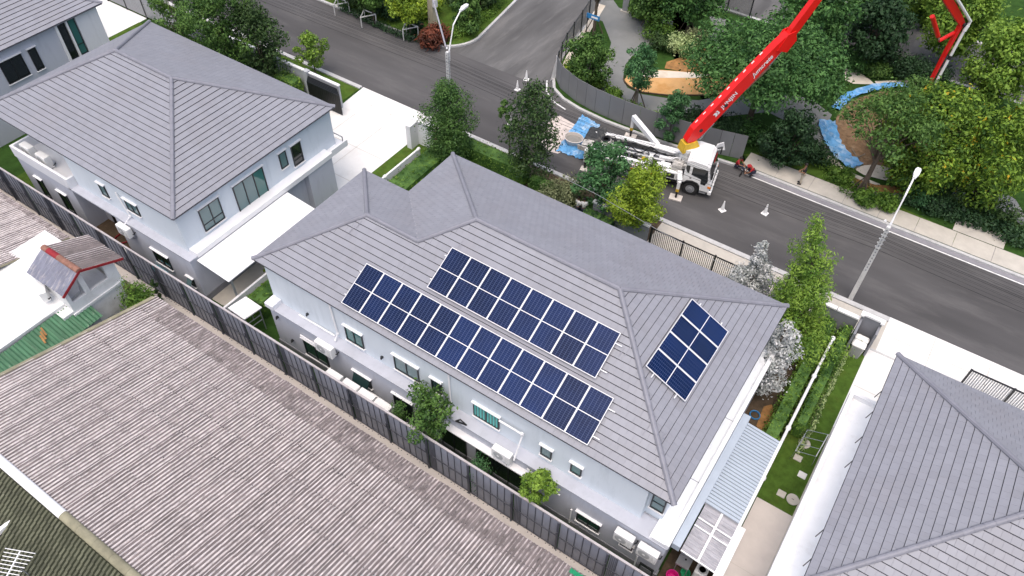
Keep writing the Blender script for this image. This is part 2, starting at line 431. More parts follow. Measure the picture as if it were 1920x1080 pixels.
# paths and pads of the park
sheet('park_path', gpoly([(1104,0),(1150,0),(1160,14),(1205,30),(1262,40),(1255,75),(1205,92),(1185,105),(1172,122),(1168,148),(1176,164),(1200,176),(1250,184),(1310,188),(1380,176),(1440,170),(1520,185),(1560,215),(1545,245),(1552,275),(1585,318),(1640,352),(1720,366),(1720,380),(1640,372),(1580,345),(1545,300),(1520,250),(1440,210),(1320,222),(1240,225),(1165,200),(1118,170),(1104,150),(1136,118),(1146,80),(1130,40),(1108,30)], 0.115), 0.115, 'path_grey')
sheet('park_path', gpoly([(1780,370),(1800,345),(1850,335),(1905,375),(1920,400),(1920,425),(1880,395)], 0.115), 0.115, 'path_grey')
sheet('park_path', gpoly([(1330,30),(1400,45),(1395,75),(1370,100),(1330,110),(1310,90),(1340,60)], 0.115), 0.115, 'path_grey')
sheet('play_pad', gpoly([(1171,150),(1176,140),(1192,133),(1240,131),(1300,135),(1350,141),(1410,150),(1425,160),(1400,172),(1330,178),(1250,178),(1205,173),(1182,163)], 0.13), 0.13, 'pad_orange')
sheet('play_pad_band', gpoly([(1178,141),(1192,134),(1240,132),(1300,136),(1345,142),(1300,146),(1240,146),(1200,144)], 0.136), 0.136, 'pad_cream')
ribbon('pad_edging', gpoly([(1172,140),(1169,148),(1172,156),(1182,164),(1205,174),(1250,179),(1320,179)], 0.12), 0.10, 0.1, 0.2, 'soil')
sheet('orange_soil_bed', gpoly([(1246,128),(1250,116),(1275,108),(1310,105),(1330,115),(1310,133),(1275,133)], 0.12), 0.12, 'soil_orange')
sheet('orange_soil_bed', gpoly([(1308,98),(1318,88),(1335,85),(1345,95),(1335,105)], 0.12), 0.12, 'soil_orange')
sheet('mulch_bed', gpoly([(1568,220),(1580,200),(1610,183),(1650,172),(1700,170),(1760,180),(1800,220),(1800,280),(1750,310),(1680,318),(1620,310),(1585,285),(1565,250)], 0.15), 0.15, 'mulch')
sheet('cream_path', gpoly([(1548,285),(1565,300),(1600,325),(1650,345),(1650,352),(1600,342),(1560,310)], 0.13), 0.13, 'pad_cream')
sheet('cream_pad', gpoly([(1595,313),(1640,308),(1700,322),(1720,318),(1720,335),(1660,338),(1620,328)], 0.16), 0.16, 'pad_cream')
sheet('soil_strip', gpoly([(1592,330),(1640,346),(1720,352),(1715,362),(1650,362),(1605,346)], 0.135), 0.135, 'soil_orange')
sheet('cream_path', gpoly([(1583,128),(1605,130),(1632,150),(1640,158),(1600,157),(1585,150)], 0.13), 0.13, 'pad_cream')
sheet('cream_path', gpoly([(1640,152),(1700,150),(1735,156),(1730,165),(1680,160),(1645,160)], 0.128), 0.128, 'pad_cream')
sheet('park_lawn', gpoly([(1390,290),(1500,318),(1560,345),(1660,395),(1810,466),(1826,452),(1760,420),(1680,385),(1600,345),(1545,300),(1470,280)], 0.125), 0.125, 'lawn')
for j, (x0, x1, y0, y1) in enumerate([(-38.4, -30.25, y, y + .03) for y in (24.2, 27.2, 30.2)] + [(x, x + .03, 21.3, 33.2) for x in (-35.7, -33.0)] + [(-37.3, -29.6, 34.6, 34.63)] + [(x, x + .03, 33.3, 36.1) for x in (-35.4, -33.5, -31.6)] + [(2.7, 16, 30.2, 30.23), (3.1, 16, 34.7, 34.73), (5.6, 5.63, 27.7, 36.1), (8.6, 8.63, 27.7, 36.1), (.86, 2.6, 17.3, 17.32)]):
    sheet('slab_joint', rect(x0, x1, y0, y1), 0.0415, 'concrete')
# roadside on the estate side
sheet('verge_soil', rect(-29.6, -11.6, 33.25, 35.75), 0.03, 'soil', thick=0.2)
sheet('verge_concrete', rect(-11.6, 3.0, 33.25, 35.75), 0.034, 'concrete', thick=0.2)
ribbon('near_kerb', [(-29.4, 35.95), (3.0, 35.95)], 0.34, -0.1, 0.10, 'kerb')
ribbon('near_kerb', [(-90, 35.95), (-37.6, 35.95)], 0.34, -0.1, 0.10, 'kerb')
sheet('verge_soil', rect(-90, -37.6, 33.3, 35.75), 0.03, 'lawn', thick=0.2)
sheet('driveway_apron', [(-37.3, 33.3), (-29.6, 33.3), (-29.6, 36.14), (-37.5, 36.14)], 0.03, 'concrete_pale', thick=0.2)
sheet('driveway', [(-68.5, 23.0), (-59.35, 23.0), (-59.35, 33.2), (-68.5, 33.2)], 0.024, 'concrete_pale', thick=0.2)
sheet('driveway', [(-38.4, 21.2), (-30.25, 21.2), (-30.25, 33.3), (-38.4, 33.3)], 0.024, 'concrete_pale', thick=0.2)
sheet('carport_floor', rect(-31.4, -28.2, 14.75, 21.2), 0.018, 'concrete', thick=0.1)
sheet('grass_strip', rect(-30.25, -28.0, 20.5, 33.2), 0.03, 'lawn')
sheet('grass_strip', rect(-59.35, -58.7, 28.4, 32.4), 0.03, 'lawn')
sheet('yard_concrete', rect(-58.7, -50.6, 27.0, 33.0), 0.025, 'concrete_pale')
sheet('grass_strip', rect(-49.5, -46.4, 13.4, 27), 0.03, 'lawn')
sheet('courtyard_paving', rect(-41, -37.0, 13.5, 16), 0.03, 'soil')
sheet('side_lawn', rect(0.78, 2.62, 21.03, 33.1), 0.03, 'lawn')
sheet('side_yard_soil', rect(-1.5, 0.7, 20, 33.2), 0.02, 'soil')
sheet('side_yard_soil', gpoly([(1418,798),(1432,762),(1448,758),(1452,790),(1430,815)], 0.03), 0.03, 'soil_orange')
sheet('side_yard_concrete', rect(0.85, 3.0, 11.0, 21.03), 0.032, 'concrete_warm', thick=0.1)
sheet('driveway', [(2.62, 27.0), (16, 27.0), (16, 33.25), (2.62, 33.25)], 0.03, 'concrete_pale', thick=0.2)
sheet('driveway_apron', [(3.0, 33.25), (16, 33.25), (16, 36.2), (3.0, 36.2)], 0.036, 'concrete_pale', thick=0.2)
sheet('side_strip_concrete', rect(2.62, 3.2, 14, 27), 0.033, 'concrete')
sheet('wet_floor', rect(-1.4, 0.8, 11.2, 17), 0.022, 'soil')
# ------------------------------------------------------------------ houses with tiled hip roofs
K = 0.48                                      # roof pitch (rise per metre)
EZ = 6.2
GAUGE, TW = 0.345, 0.335
SL = math.sqrt(1 + K * K)

def clip(poly, x0, x1, y0, y1):
    def cut(P, inside, inter):
        out = []
        for i in range(len(P)):
            a, b = P[i], P[(i + 1) % len(P)]
            ia, ib = inside(a), inside(b)
            if ia: out.append(a)
            if ia != ib: out.append(inter(a, b))
        return out
    def ix(v): return lambda a, b: (v, a[1] + (b[1]-a[1]) * (v-a[0]) / (b[0]-a[0]))
    def iy(v): return lambda a, b: (a[0] + (b[0]-a[0]) * (v-a[1]) / (b[1]-a[1]), v)
    P = list(poly)
    for ins, it in ((lambda p: p[0] >= x0, ix(x0)), (lambda p: p[0] <= x1, ix(x1)), (lambda p: p[1] >= y0, iy(y0)), (lambda p: p[1] <= y1, iy(y1))):
        if len(P) < 3: return []
        P = cut(P, ins, it)
    return P

def tile_profile(u0, u1, v0, L=None):
    """one flat tile: sloping top, chamfered dark nose; local (u, v, n)"""
    L = L or GAUGE + 0.03
    t0, t1 = 0.042, 0.008
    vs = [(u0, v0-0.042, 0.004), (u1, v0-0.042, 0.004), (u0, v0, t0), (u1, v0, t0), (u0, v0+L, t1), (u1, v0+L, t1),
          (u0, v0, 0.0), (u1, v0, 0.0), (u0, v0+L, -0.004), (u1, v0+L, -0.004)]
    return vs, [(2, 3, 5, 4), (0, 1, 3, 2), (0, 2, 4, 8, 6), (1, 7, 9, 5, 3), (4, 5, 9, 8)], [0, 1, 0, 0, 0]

def slope_frame(eave_pt, d):
    d = Vector((d[0], d[1], 0)); e = Vector((d.y, -d.x, 0))
    s = Vector((d.x, d.y, K)).normalized(); n = e.cross(s)
    if n.z < 0: e = -e; n = e.cross(s)
    return Vector((eave_pt[0], eave_pt[1], EZ)), e, s, n

class TileRoof:
    def __init__(self, root):
        self.root = root; self.full = []; self.rest = MB(); self.deck = MB(); self.caps = []
        me = bpy.data.meshes.new('roof_tile'); v, f, m = tile_profile(-TW/2 + .0025, TW/2 - .0025, 0)
        me.from_pydata(v, [], f); me.materials.append(M['tile']); me.materials.append(M['tile_nose_shade'])
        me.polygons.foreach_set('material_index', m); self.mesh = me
    def slope(self, pts, eave_pt, d, visible=True):
        """pts: convex polygon in plan"""
        O, e, s, n = slope_frame(eave_pt, d)
        P = []
        for p in pts:
            q = Vector((p[0]-O.x, p[1]-O.y, 0)); P.append((q.dot(Vector((e.x, e.y, 0))), q.dot(Vector((d[0], d[1], 0))) * SL))
        W = lambda u, v, h: O + e*u + s*v + n*h
        self.deck.poly([W(u, v, -0.012) for u, v in P])
        umin, umax = min(p[0] for p in P), max(p[0] for p in P); vmax = max(p[1] for p in P)
        vmin = min(p[1] for p in P)
        for r in range(int(vmin / GAUGE - 1), int(vmax / GAUGE) + 1):
            v0 = r * GAUGE; off = 0.5 * TW * (r % 2)
            for k in range(int((umin - off) / TW) - 1, int((umax - off) / TW) + 2):
                u0 = k * TW + off
                C = clip(P, u0 + .004, u0 + TW - .004, v0, v0 + GAUGE)
                if len(C) < 3: continue
                area = abs(sum(C[i][0]*C[(i+1) % len(C)][1] - C[(i+1) % len(C)][0]*C[i][1] for i in range(len(C)))) / 2
                if area < 0.004: continue
                if area > (TW - .008) * GAUGE * 0.998:
                    c = W(u0 + TW/2, v0, 0)
                    if visible: self.full.append(((c - Vector((0, 0, HC))).length, c, e, s, n)); continue
                    vs, fs, ms = tile_profile(u0 + .004, u0 + TW - .004, v0)
                    for f, mi in zip(fs, ms): pass
                    b0 = [W(*q) for q in vs]
                    for f, mi in zip(fs, ms): self.rest.add([b0[i] for i in f], [tuple(range(len(f)))], mi)
                else:
                    h = lambda v: 0.042 - 0.034 * (v - v0) / GAUGE
                    self.rest.add([W(u, v, h(v)) for u, v in C], [tuple(range(len(C)))], 0)
                    lo = sorted([p for p in C if p[1] - v0 < 1e-4])
                    if len(lo) >= 2:
                        a, b_ = lo[0], lo[-1]
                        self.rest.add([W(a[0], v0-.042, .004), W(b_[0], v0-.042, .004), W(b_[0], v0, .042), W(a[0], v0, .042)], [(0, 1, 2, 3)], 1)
    def cap(self, p, q, step=0.40, w=0.24):
        p, q = Vector(p), Vector(q); L = (q - p).length; N = max(1, round(L / step)); d = (q - p) / N
        for i in range(N):
            self.caps.append((p + d*i, p + d*(i+1), w, i))
    def finish(self, n_single=300):
        R = self.root; base = WL[R.name]
        self.deck.build('roof_deck', M['roof_deck'], R)
        self.full.sort(key=lambda t: t[0])
        for dist, c, e, s, n in self.full[:n_single]:
            o = bpy.data.objects.new('roof_tile', self.mesh)
            mw = Matrix(((e.x, s.x, n.x, c.x-base.x), (e.y, s.y, n.y, c.y-base.y), (e.z, s.z, n.z, c.z-base.z), (0, 0, 0, 1)))
            link(o, R); o.matrix_local = mw
        for dist, c, e, s, n in self.full[n_single:]:
            vs, fs, ms = tile_profile(-TW/2 + .0025, TW/2 - .0025, 0)
            b0 = [c + e*q[0] + s*q[1] + n*q[2] for q in vs]
            b = len(self.rest.v); self.rest.v.extend([tuple(x) for x in b0])
            for f, mi in zip(fs, ms): self.rest.f.append([b + i for i in f]); self.rest.m.append(mi)
        tag(self.rest.build('roof_tiles', [M['tile'], M['tile_nose_shade']], R), kind='stuff')
        for p, q, w, i in self.caps:
            b = MB(); d = (q - p).normalized(); side = d.cross(Vector((0, 0, 1))).normalized(); up = side.cross(d)
            rs = []
            for t, lift, ww in ((p - d*0.02, 0.012, 1.0), (q, 0.0, 0.93)):
                rs.append([t + side*w*ww*x + up*(h + lift) for x, h in ((-.5, -.03), (-.5, .02), (-.3, .085), (0, .105), (.3, .085), (.5, .02), (.5, -.03))])
            b.rings(rs); b.build('ridge_tile', M['ridge_cap'], R)

def window(house, wall, pos, u0, u1, z0, z1, panes=2, glass='glass', hood=True, frame='frame_dark', out=1, sill=True, transom=False, thing_kw=None):
    """wall 'y': wall plane y=pos facing -y ; 'x': wall plane x=pos facing +x.  A frame with panes, hood and sill as its pieces"""
    f = MB(); t = 0.055; dep = 0.07
    def bx(b, a0, a1, d0, d1, zz0, zz1):
        if wall == 'y': b.box(a0, a1, pos - d1, pos - d0, zz0, zz1)
        else: b.box(pos + d0, pos + d1, a0, a1, zz0, zz1)
    bx(f, u0, u1, -0.02, dep, z0, z0 + t); bx(f, u0, u1, -0.02, dep, z1 - t, z1)
    bx(f, u0, u0 + t, -0.02, dep, z0 + t, z1 - t); bx(f, u1 - t, u1, -0.02, dep, z0 + t, z1 - t)
    w = (u1 - u0) / panes
    for i in range(1, panes): bx(f, u0 + w*i - t/2, u0 + w*i + t/2, -0.02, dep - .006, z0 + t, z1 - t)
    if transom: bx(f, u0 + t, u1 - t, -0.02, dep - .012, z0 + (z1-z0)*0.28, z0 + (z1-z0)*0.28 + .04)
    fo = f.build('window', M[frame], house)
    for i in range(panes):
        b = MB(); g = glass if isinstance(glass, str) else glass[i % len(glass)]
        bx(b, u0 + w*i + (t if i == 0 else t/2), u0 + w*(i+1) - (t if i == panes-1 else t/2), 0.004, 0.03 - .003*i, z0 + t, z1 - t)
        b.build('pane', M[g], fo)
    if hood:
        b = MB(); bx(b, u0 - 0.08, u1 + 0.08, 0.0, 0.14, z1 + 0.08, z1 + 0.13); b.build('hood', M['trim_white'], fo)
    if sill:
        b = MB(); bx(b, u0 - 0.05, u1 + 0.05, 0.0, 0.12, z0 - 0.06, z0 - 0.004); b.build('sill', M['trim_white'], fo)
    return fo

def downpipe(house, path, r=0.05):
    b = MB(); b.tube(path, r, 8)
    for p in path[1:-1]: b.lathe((p[0], p[1], p[2] - .06), [(r*1.5, 0), (r*1.5, .12)], 8)
    return b.build('downpipe', M['trim_white'], house)

# ---------------- the house with the solar panels
X0, X1, Y0, Y1 = -25.27, -1.87, 15.03, 27.5    # eaves
XM, YM = -22.06, 23.47                         # left wing / main block
H2, HM = (YM - Y0) / 2, (Y1 - Y0) / 2
main = thing('house', 'pale blue two storey house with grey tiled roof carrying rows of solar panels', 'house', (X0, Y0, 0))
R_ = TileRoof(main)
Z = lambda t: EZ + K * t
lp = (X0 + H2, Y0 + H2); lv = (XM + H2, Y0 + H2); ml = (XM + HM, Y0 + HM); mr = (X1 - HM, Y0 + HM)
R_.slope([(X0, Y0), (lv[0], Y0), lv, lp], (X0, Y0), (0, 1))
R_.slope([(lv[0], Y0), (X1, Y0), mr, ml, lv], (X0, Y0), (0, 1))
R_.slope([(X1, Y0), (X1, Y1), mr], (X1, Y0), (-1, 0))
R_.slope([(X1, Y1), (XM, Y1), ml, mr], (X1, Y1), (0, -1), False)
R_.slope([(XM, Y1), (XM, YM), lv, ml], (XM, Y1), (1, 0), False)
R_.slope([(XM, YM), (X0, YM), lp, lv], (X0, YM), (0, -1), False)
R_.slope([(X0, YM), (X0, Y0), lp], (X0, Y0), (1, 0), False)
P3 = lambda p, t: (p[0], p[1], Z(t) + 0.03)
for a, ta, b, tb in (((X0, Y0), 0, lp, H2), ((X0, YM), 0, lp, H2), (lp, H2, lv, H2), (lv, H2, ml, HM), ((XM, Y1), 0, ml, HM), (ml, HM, mr, HM), ((X1, Y0), 0, mr, HM), ((X1, Y1), 0, mr, HM)):
    R_.cap(P3(a, ta), P3(b, tb))
R_.finish()
b = MB(); b.bar((XM + .05, YM, EZ + .03), (lv[0], lv[1], Z(H2) + .02), 0.12, 0.02); b.build('valley_gutter', M['fascia'], main)
WN, WR, WLF = 15.22, -2.2, -24.78              # upper walls
def wall_box(house, name, x0, x1, y0, y1, z0, z1, m):
    b = MB(); b.box(x0, x1, y0, y1, z0, z1); return b.build(name, M[m], house)
b = MB(); b.prism([(WLF, WN), (-3.0, WN), (-3.0, WN + .42), (WR, WN + .42), (WR, 27.2), (-21.6, 27.2), (-21.6, 23.1), (WLF, 23.1)], 3.25, 6.12)
b.build('upper_wall', M['wall_blue'], main)
b = MB()
b.prism([(X0 + .02, Y0 + .02), (X1 - .02, Y0 + .02), (X1 - .02, Y1 - .02), (XM + .02, Y1 - .02), (XM + .02, YM - .02), (X0 + .02, YM - .02)], 6.10, 6.17)
b.build('eave_soffit', M['fascia'], main)
LN = 14.75
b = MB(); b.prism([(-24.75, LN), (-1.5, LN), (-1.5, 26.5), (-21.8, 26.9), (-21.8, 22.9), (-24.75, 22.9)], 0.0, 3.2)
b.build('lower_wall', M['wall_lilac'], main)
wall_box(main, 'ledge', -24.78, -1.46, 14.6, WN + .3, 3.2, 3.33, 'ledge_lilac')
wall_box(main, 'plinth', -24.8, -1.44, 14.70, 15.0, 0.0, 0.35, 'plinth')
b = MB(); b.prism([(WR - .1, 14.68), (-1.42, 14.68), (-1.42, 26.75), (WR - .1, 26.75)], 3.2, 3.42); b.build('side_roof_slab', M['slab_white'], main)
b = MB(); b.box(-1.60, -1.40, 14.64, 26.8, 3.4, 3.62); b.box(WR, -1.60, 26.62, 26.8, 3.4, 3.62); b.box(WR + .02, -1.60, 14.64, 14.80, 3.4, 3.56); b.build('slab_parapet', M['trim_white'], main)
b = MB(); b.lathe((-1.75, 26.3, 3.42), [(.09, 0), (.09, .012)], 12); b.build('roof_drain', M['black'], main)
for yy in (18.1, 21.9):
    b = MB(); b.box(WR + .05, -1.62, yy, yy + .03, 3.42, 3.428); b.build('slab_joint', M['metal_grey'], main)
b = MB(); b.box(-24.78, -24.2, 14.55, 15.2, 3.32, 3.62); b.box(-24.78, -24.60, 15.2, 17.5, 3.32, 3.62); b.build('end_parapet', M['wall_white'], main)
dz = 0.15
window(main, 'y', WN, -19.56, -18.42, 3.55 + dz, 4.62 + dz, 2, 'glass_teal')
window(main, 'y', WN, -16.44, -14.94, 3.52 + dz, 4.62 + dz, 2, 'glass_grey')
window(main, 'y', WN, -14.17, -13.57, 3.62 + dz, 4.55 + dz, 1, 'glass')
w4 = window(main, 'y', WN, -11.73, -10.30, 3.58 + dz, 4.57 + dz, 2, 'glass_teal')
for k in range(8):
    b = MB(); x = -11.66 + .165*k + (.06 if k > 3 else 0); b.lathe((x, WN - .035, 3.65 + dz), [(.05, 0), (.045, .45), (.05, .86)], 6, sy=0.3); b.build('curtain_fold', M['curtain'], w4)
window(main, 'y', WN, -8.07, -7.50, 3.65 + dz, 4.41 + dz, 1, 'glass_grey')
window(main, 'y', WN, -6.53, -5.98, 3.70 + dz, 4.44 + dz, 1, 'glass_teal')
window(main, 'y', WN + .42, -2.86, -2.24, 4.0, 6.0, 1, 'glass_grey', hood=False, transom=True)
window(main, 'y', LN, -22.6, -20.95, 0.68, 2.0, 2, 'glass')
l2 = window(main, 'y', LN, -19.05, -17.9, 1.2, 1.95, 2, 'glass_grey')
b = MB(); b.add([(-19.0, LN - .38, 1.25), (-17.95, LN - .38, 1.25), (-17.95, LN - .06, 1.93), (-19.0, LN - .06, 1.93)], [(0, 1, 2, 3)]); b.build('awning_sash', M['glass'], l2)
window(main, 'y', LN, -16.4, -15.2, 0.1, 2.1, 2, 'glass_dark')
window(main, 'y', LN, -13.4, -11.9, 0.1, 2.25, 2, 'glass_dark', sill=False)
window(main, 'y', LN, -11.3, -8.5, 0.1, 2.2, 3, 'glass_dark', sill=False)
window(main, 'y', LN, -5.66, -4.48, 0.88, 1.7, 2, 'glass')
window(main, 'y', LN, -3.41, -2.81, 1.15, 1.58, 1, 'glass_dark')
window(main, 'y', LN, -2.3, -1.62, -0.02, 0.6, 1, 'glass_dark', hood=False, sill=False)
b = MB(); b.box(-13.6, -8.3, 14.4, LN, 2.42, 2.5); b.build('door_canopy', M['trim_white'], main)
downpipe(main, [(-20.25, WN - .07, 5.95), (-20.15, WN - .07, 3.75), (-20.15, WN - .35, 3.4)])
downpipe(main, [(-13.05, WN - .07, 5.9), (-13.05, WN - .07, 3.6), (-13.05, LN - .28, 3.35)])
downpipe(main, [(-10.2, WN - .2, 4.82), (-9.0, WN - .2, 4.82), (-9.0, WN - .1, 4.6), (-9.0, LN - .28, 3.3)])
for path in ([(-22.6, LN - .1, 2.35), (-20.6, LN - .1, 2.35)], [(-22.9, WN - .1, 3.36), (-20.4, WN - .1, 3.4)], [(-18.2, LN - .1, 0.9), (-15.9, LN - .1, 0.75)], [(-8.4, LN - .1, 2.9), (-6.6, LN - .1, 2.3)], [(-5.95, LN - .08, 1.6), (-5.95, LN - .08, 0.3)], [(-2.5, LN - .08, 1.1), (-2.5, LN - .08, 0.1)]):
    b = MB(); b.tube(path, 0.045, 7); b.build('conduit', M['trim_white'], main)
for x, y, z in ((-24.3, LN - .08, 2.6), (-22.3, WN - .06, 3.75), (-23.6, LN - .08, 1.1), (-17.3, WN - .06, 3.9)):
    b = MB(); b.box(x, x + .12, y - .05, y + .07, z, z + .1); b.lathe((x + .06, y - .06, z - .06), [(.03, 0), (.05, .07)], 8); b.build('wall_lamp', M['frame_dark'], main)
# roof clips and bare strips left by the installers
def on_near(x, y, h=0.0):
    q = Vector((x, y, EZ + K * (y - Y0))); n = Vector((0, -K, 1)).normalized(); return q + n * h
def on_right(x, y, h=0.0):
    q = Vector((x, y, EZ + K * (X1 - x))); n = Vector((K, 0, 1)).normalized(); return q + n * h
for px, py in ((638,402),(668,427),(655,436),(1160,668),(1172,665),(1245,820),(1205,815),(858,465),(848,530)):
    d = ray(px, py); t = (EZ - K*Y0 - HC + .05) / (d[2] - K*d[1]); q = d * t
    b = MB(); a = on_near(q[0], q[1], .055); c = on_near(q[0] + .05, q[1] + .42, .035); b.bar(a, c, .035, .012, up=(0, -K, 1)); b.build('roof_clip', M['ridge_cap'], main)

# ---------------- neighbouring houses of the same kind
def hip_house(label, x0, x1, y0, y1, vis, n_single=300):
    h = thing('house', label, 'house', (x0, y0, 0))
    r = TileRoof(h); hm = (y1 - y0) / 2; a = (x0 + hm, y0 + hm); c = (x1 - hm, y0 + hm)
    r.slope([(x0, y0), (x1, y0), c, a], (x0, y0), (0, 1), 'n' in vis)
    r.slope([(x1, y0), (x1, y1), c], (x1, y0), (-1, 0), 'r' in vis)
    r.slope([(x1, y1), (x0, y1), a, c], (x1, y1), (0, -1), False)
    r.slope([(x0, y1), (x0, y0), a], (x0, y0), (1, 0), 'l' in vis)
    for p, t, q, s in (((x0, y0), 0, a, hm), ((x0, y1), 0, a, hm), (a, hm, c, hm), ((x1, y0), 0, c, hm), ((x1, y1), 0, c, hm)): r.cap(P3(p, t), P3(q, s))
    r.finish(n_single)
    b = MB(); b.box(x0 + .02, x1 - .02, y0 + .02, y1 - .02, 6.10, 6.17); b.build('eave_soffit', M['fascia'], h)
    return h
A = hip_house('grey hip roofed house with white carport left of the solar house', -48.1, -30.77, 14.65, 27.0, 'nr')
wall_box(A, 'upper_wall', -40.9, -31.05, 14.9, 26.75, 3.25, 6.12, 'wall_blue')
wall_box(A, 'upper_wall', -47.8, -40.9, 16.3, 26.75, 3.25, 6.12, 'wall_blue')
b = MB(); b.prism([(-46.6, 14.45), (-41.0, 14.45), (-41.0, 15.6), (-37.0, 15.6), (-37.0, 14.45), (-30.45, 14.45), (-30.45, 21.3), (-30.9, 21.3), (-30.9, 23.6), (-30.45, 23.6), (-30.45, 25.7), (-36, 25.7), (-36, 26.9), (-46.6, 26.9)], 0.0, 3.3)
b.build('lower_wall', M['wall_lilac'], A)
wall_box(A, 'plinth', -36.95, -30.42, 14.41, 14.5, 0, 0.45, 'plinth'); wall_box(A, 'plinth', -30.5, -30.41, 14.5, 21.0, 0, 0.45, 'plinth')
wall_box(A, 'ledge', -41.2, -30.42, 14.40, 14.95, 3.3, 3.42, 'ledge_lilac')
wall_box(A, 'side_ledge', -31.1, -30.38, 14.95, 25.75, 3.3, 3.62, 'trim_white')
b = MB(); b.box(-46.65, -40.95, 14.40, 14.56, 3.3, 4.1); b.box(-46.65, -46.5, 14.56, 16.3, 3.3, 4.1); b.box(-41.1, -40.95, 14.56, 15.1, 3.3, 4.1); b.box(-46.5, -41.1, 14.56, 16.3, 3.3, 3.36); b.build('terrace_parapet', M['wall_white'], A)
b = MB(); b.prism([(-31.9, 25.75), (-30.4, 25.75), (-30.4, 27.2), (-31.9, 27.2)], 3.3, 3.4); b.box(-30.52, -30.4, 25.75, 27.2, 3.4, 3.75); b.build('corner_balcony', M['trim_white'], A)
b = MB(); b.bar((-32.2, 26.9, 4.1), (-30.5, 26.9, 4.1), .05); b.bar((-30.5, 26.9, 3.4), (-30.5, 26.9, 4.1), .05); b.build('balcony_rail', M['metal_grey'], A)
XR = -31.05
window(A, 'x', XR, 16.24, 17.66, 3.92, 5.50, 2, 'glass_grey', transom=True)
window(A, 'x', XR, 18.68, 20.95, 3.50, 5.46, 3, ('glass_grey', 'glass_grey', 'glass_teal'))
window(A, 'x', XR, 22.24, 22.80, 4.35, 5.46, 1, 'glass_grey')
window(A, 'x', XR, 23.22, 24.0, 3.90, 5.38, 1, 'glass_dark')
window(A, 'y', 14.9, -38.1, -37.5, 4.1, 5.0, 1, 'glass_grey'); window(A, 'y', 14.9, -35.8, -34.7, 4.15, 4.95, 2, 'glass_grey')
window(A, 'y', 16.3, -44.9, -43.9, 4.3, 5.5, 2, 'glass', hood=False); window(A, 'y', 16.3, -42.9, -41.8, 4.3, 5.5, 2, 'glass', hood=False)
window(A, 'y', 14.45, -45.4, -44.7, 0.6, 2.2, 1, 'glass_dark'); window(A, 'y', 14.45, -43.1, -42.2, 0.6, 2.2, 1, 'glass_dark')
window(A, 'y', 15.6, -40.2, -38.0, 0.1, 2.7, 2, 'glass_dark', hood=True, sill=False)
window(A, 'y', 14.45, -34.2, -32.8, 1.25, 2.25, 2, 'glass_dark'); wa = window(A, 'y', 14.45, -31.45, -30.95, 0.95, 1.6, 1, 'glass_dark')
b = MB(); b.add([(-31.4, 14.05, 1.0), (-31.0, 14.05, 1.0), (-31.0, 14.36, 1.58), (-31.4, 14.36, 1.58)], [(0, 1, 2, 3)]); b.build('awning_sash', M['glass_grey'], wa)
downpipe(A, [(-36.3, 14.82, 5.2), (-35.9, 14.82, 3.6), (-35.9, 14.3, 3.3)])
downpipe(A, [(-45.9, 16.22, 5.6), (-44.9, 16.22, 3.8)])
# carport canopy of that house: a white sheet roof on posts
cp = thing('carport_canopy', 'white flat carport canopy beside the left house, on slim posts', 'canopy', (-30.4, 14.8, 0))
b = MB(); b.add([(-30.40, 14.8, 3.22), (-27.95, 14.8, 3.0), (-27.95, 21.75, 3.0), (-30.40, 21.75, 3.22), (-30.40, 14.8, 3.16), (-27.95, 14.8, 2.94), (-27.95, 21.75, 2.94), (-30.40, 21.75, 3.16)], [(0, 1, 2, 3), (7, 6, 5, 4), (0, 4, 5, 1), (1, 5, 6, 2), (2, 6, 7, 3), (3, 7, 4, 0)])
b.build('roof_sheet', M['trim_white'], cp)
for y in (15.0, 18.2, 21.5):
    b = MB(); b.box(-28.16, -28.06, y, y + .1, 0, 2.94); b.build('post', M['metal_grey'], cp)
    b = MB(); b.bar((-30.4, y + .05, 3.10), (-28.0, y + .05, 2.88), .08, .1); b.build('beam', M['metal_grey'], cp)
b = MB(); b.box(-28.12, -28.02, 14.85, 21.7, 2.84, 2.94); b.build('edge_beam', M['metal_grey'], cp)

D = hip_house('grey hip roofed house at the top left corner behind the left house', -70.3, -52.95, 14.4, 26.75, 'r')
wall_box(D, 'upper_wall', -70, -53.3, 14.7, 24.55, 0.0, 6.12, 'wall_lilac'); wall_box(D, 'rear_wall', -69.9, -53.2, 24.56, 26.3, 0.0, 6.12, 'wall_white')
window(D, 'x', -53.3, 18.5, 20.1, 3.72, 5.3, 2, 'glass_dark'); window(D, 'x', -53.3, 20.6, 21.17, 3.68, 5.28, 1, 'glass_dark')
wall_box(D, 'pilaster', -53.28, -53.1, 22.95, 23.1, 3.0, 6.1, 'trim_white'); wall_box(D, 'pilaster', -53.28, -53.1, 23.75, 23.88, 3.0, 6.1, 'trim_white')
window(D, 'x', -53.3, 23.15, 23.72, 3.3, 6.0, 1, 'glass_dark', hood=False, sill=False)
window(D, 'x', -53.3, 23.93, 24.5, 3.3, 6.0, 1, 'glass_teal', hood=False, sill=False, transom=True)

Eh = hip_house('grey tiled house at the lower right corner of the view', 3.38, 21.0, 15.0, 27.6, 'nl')
wall_box(Eh, 'upper_wall', 3.75, 20.6, 15.3, 27.3, 3.3, 6.12, 'wall_white'); wall_box(Eh, 'lower_wall', 2.72, 20.6, 14.9, 26.4, 0, 3.3, 'wall_white')
wall_box(Eh, 'ledge', 2.42, 3.8, 14.6, 26.6, 3.3, 3.42, 'slab_white')
b = MB(); b.box(2.42, 2.6, 14.6, 26.6, 3.42, 3.72); b.box(2.6, 3.75, 26.42, 26.6, 3.42, 3.72); b.build('slab_parapet', M['trim_white'], Eh)
b = MB()
for y in (25.4, 24.1, 22.6, 21.2, 17.6, 16.2): b.bar((3.40, y, 6.0), (3.22, y - .42, 5.8), .035)
b.build('gutter_bracket', M['frame_dark'], Eh)
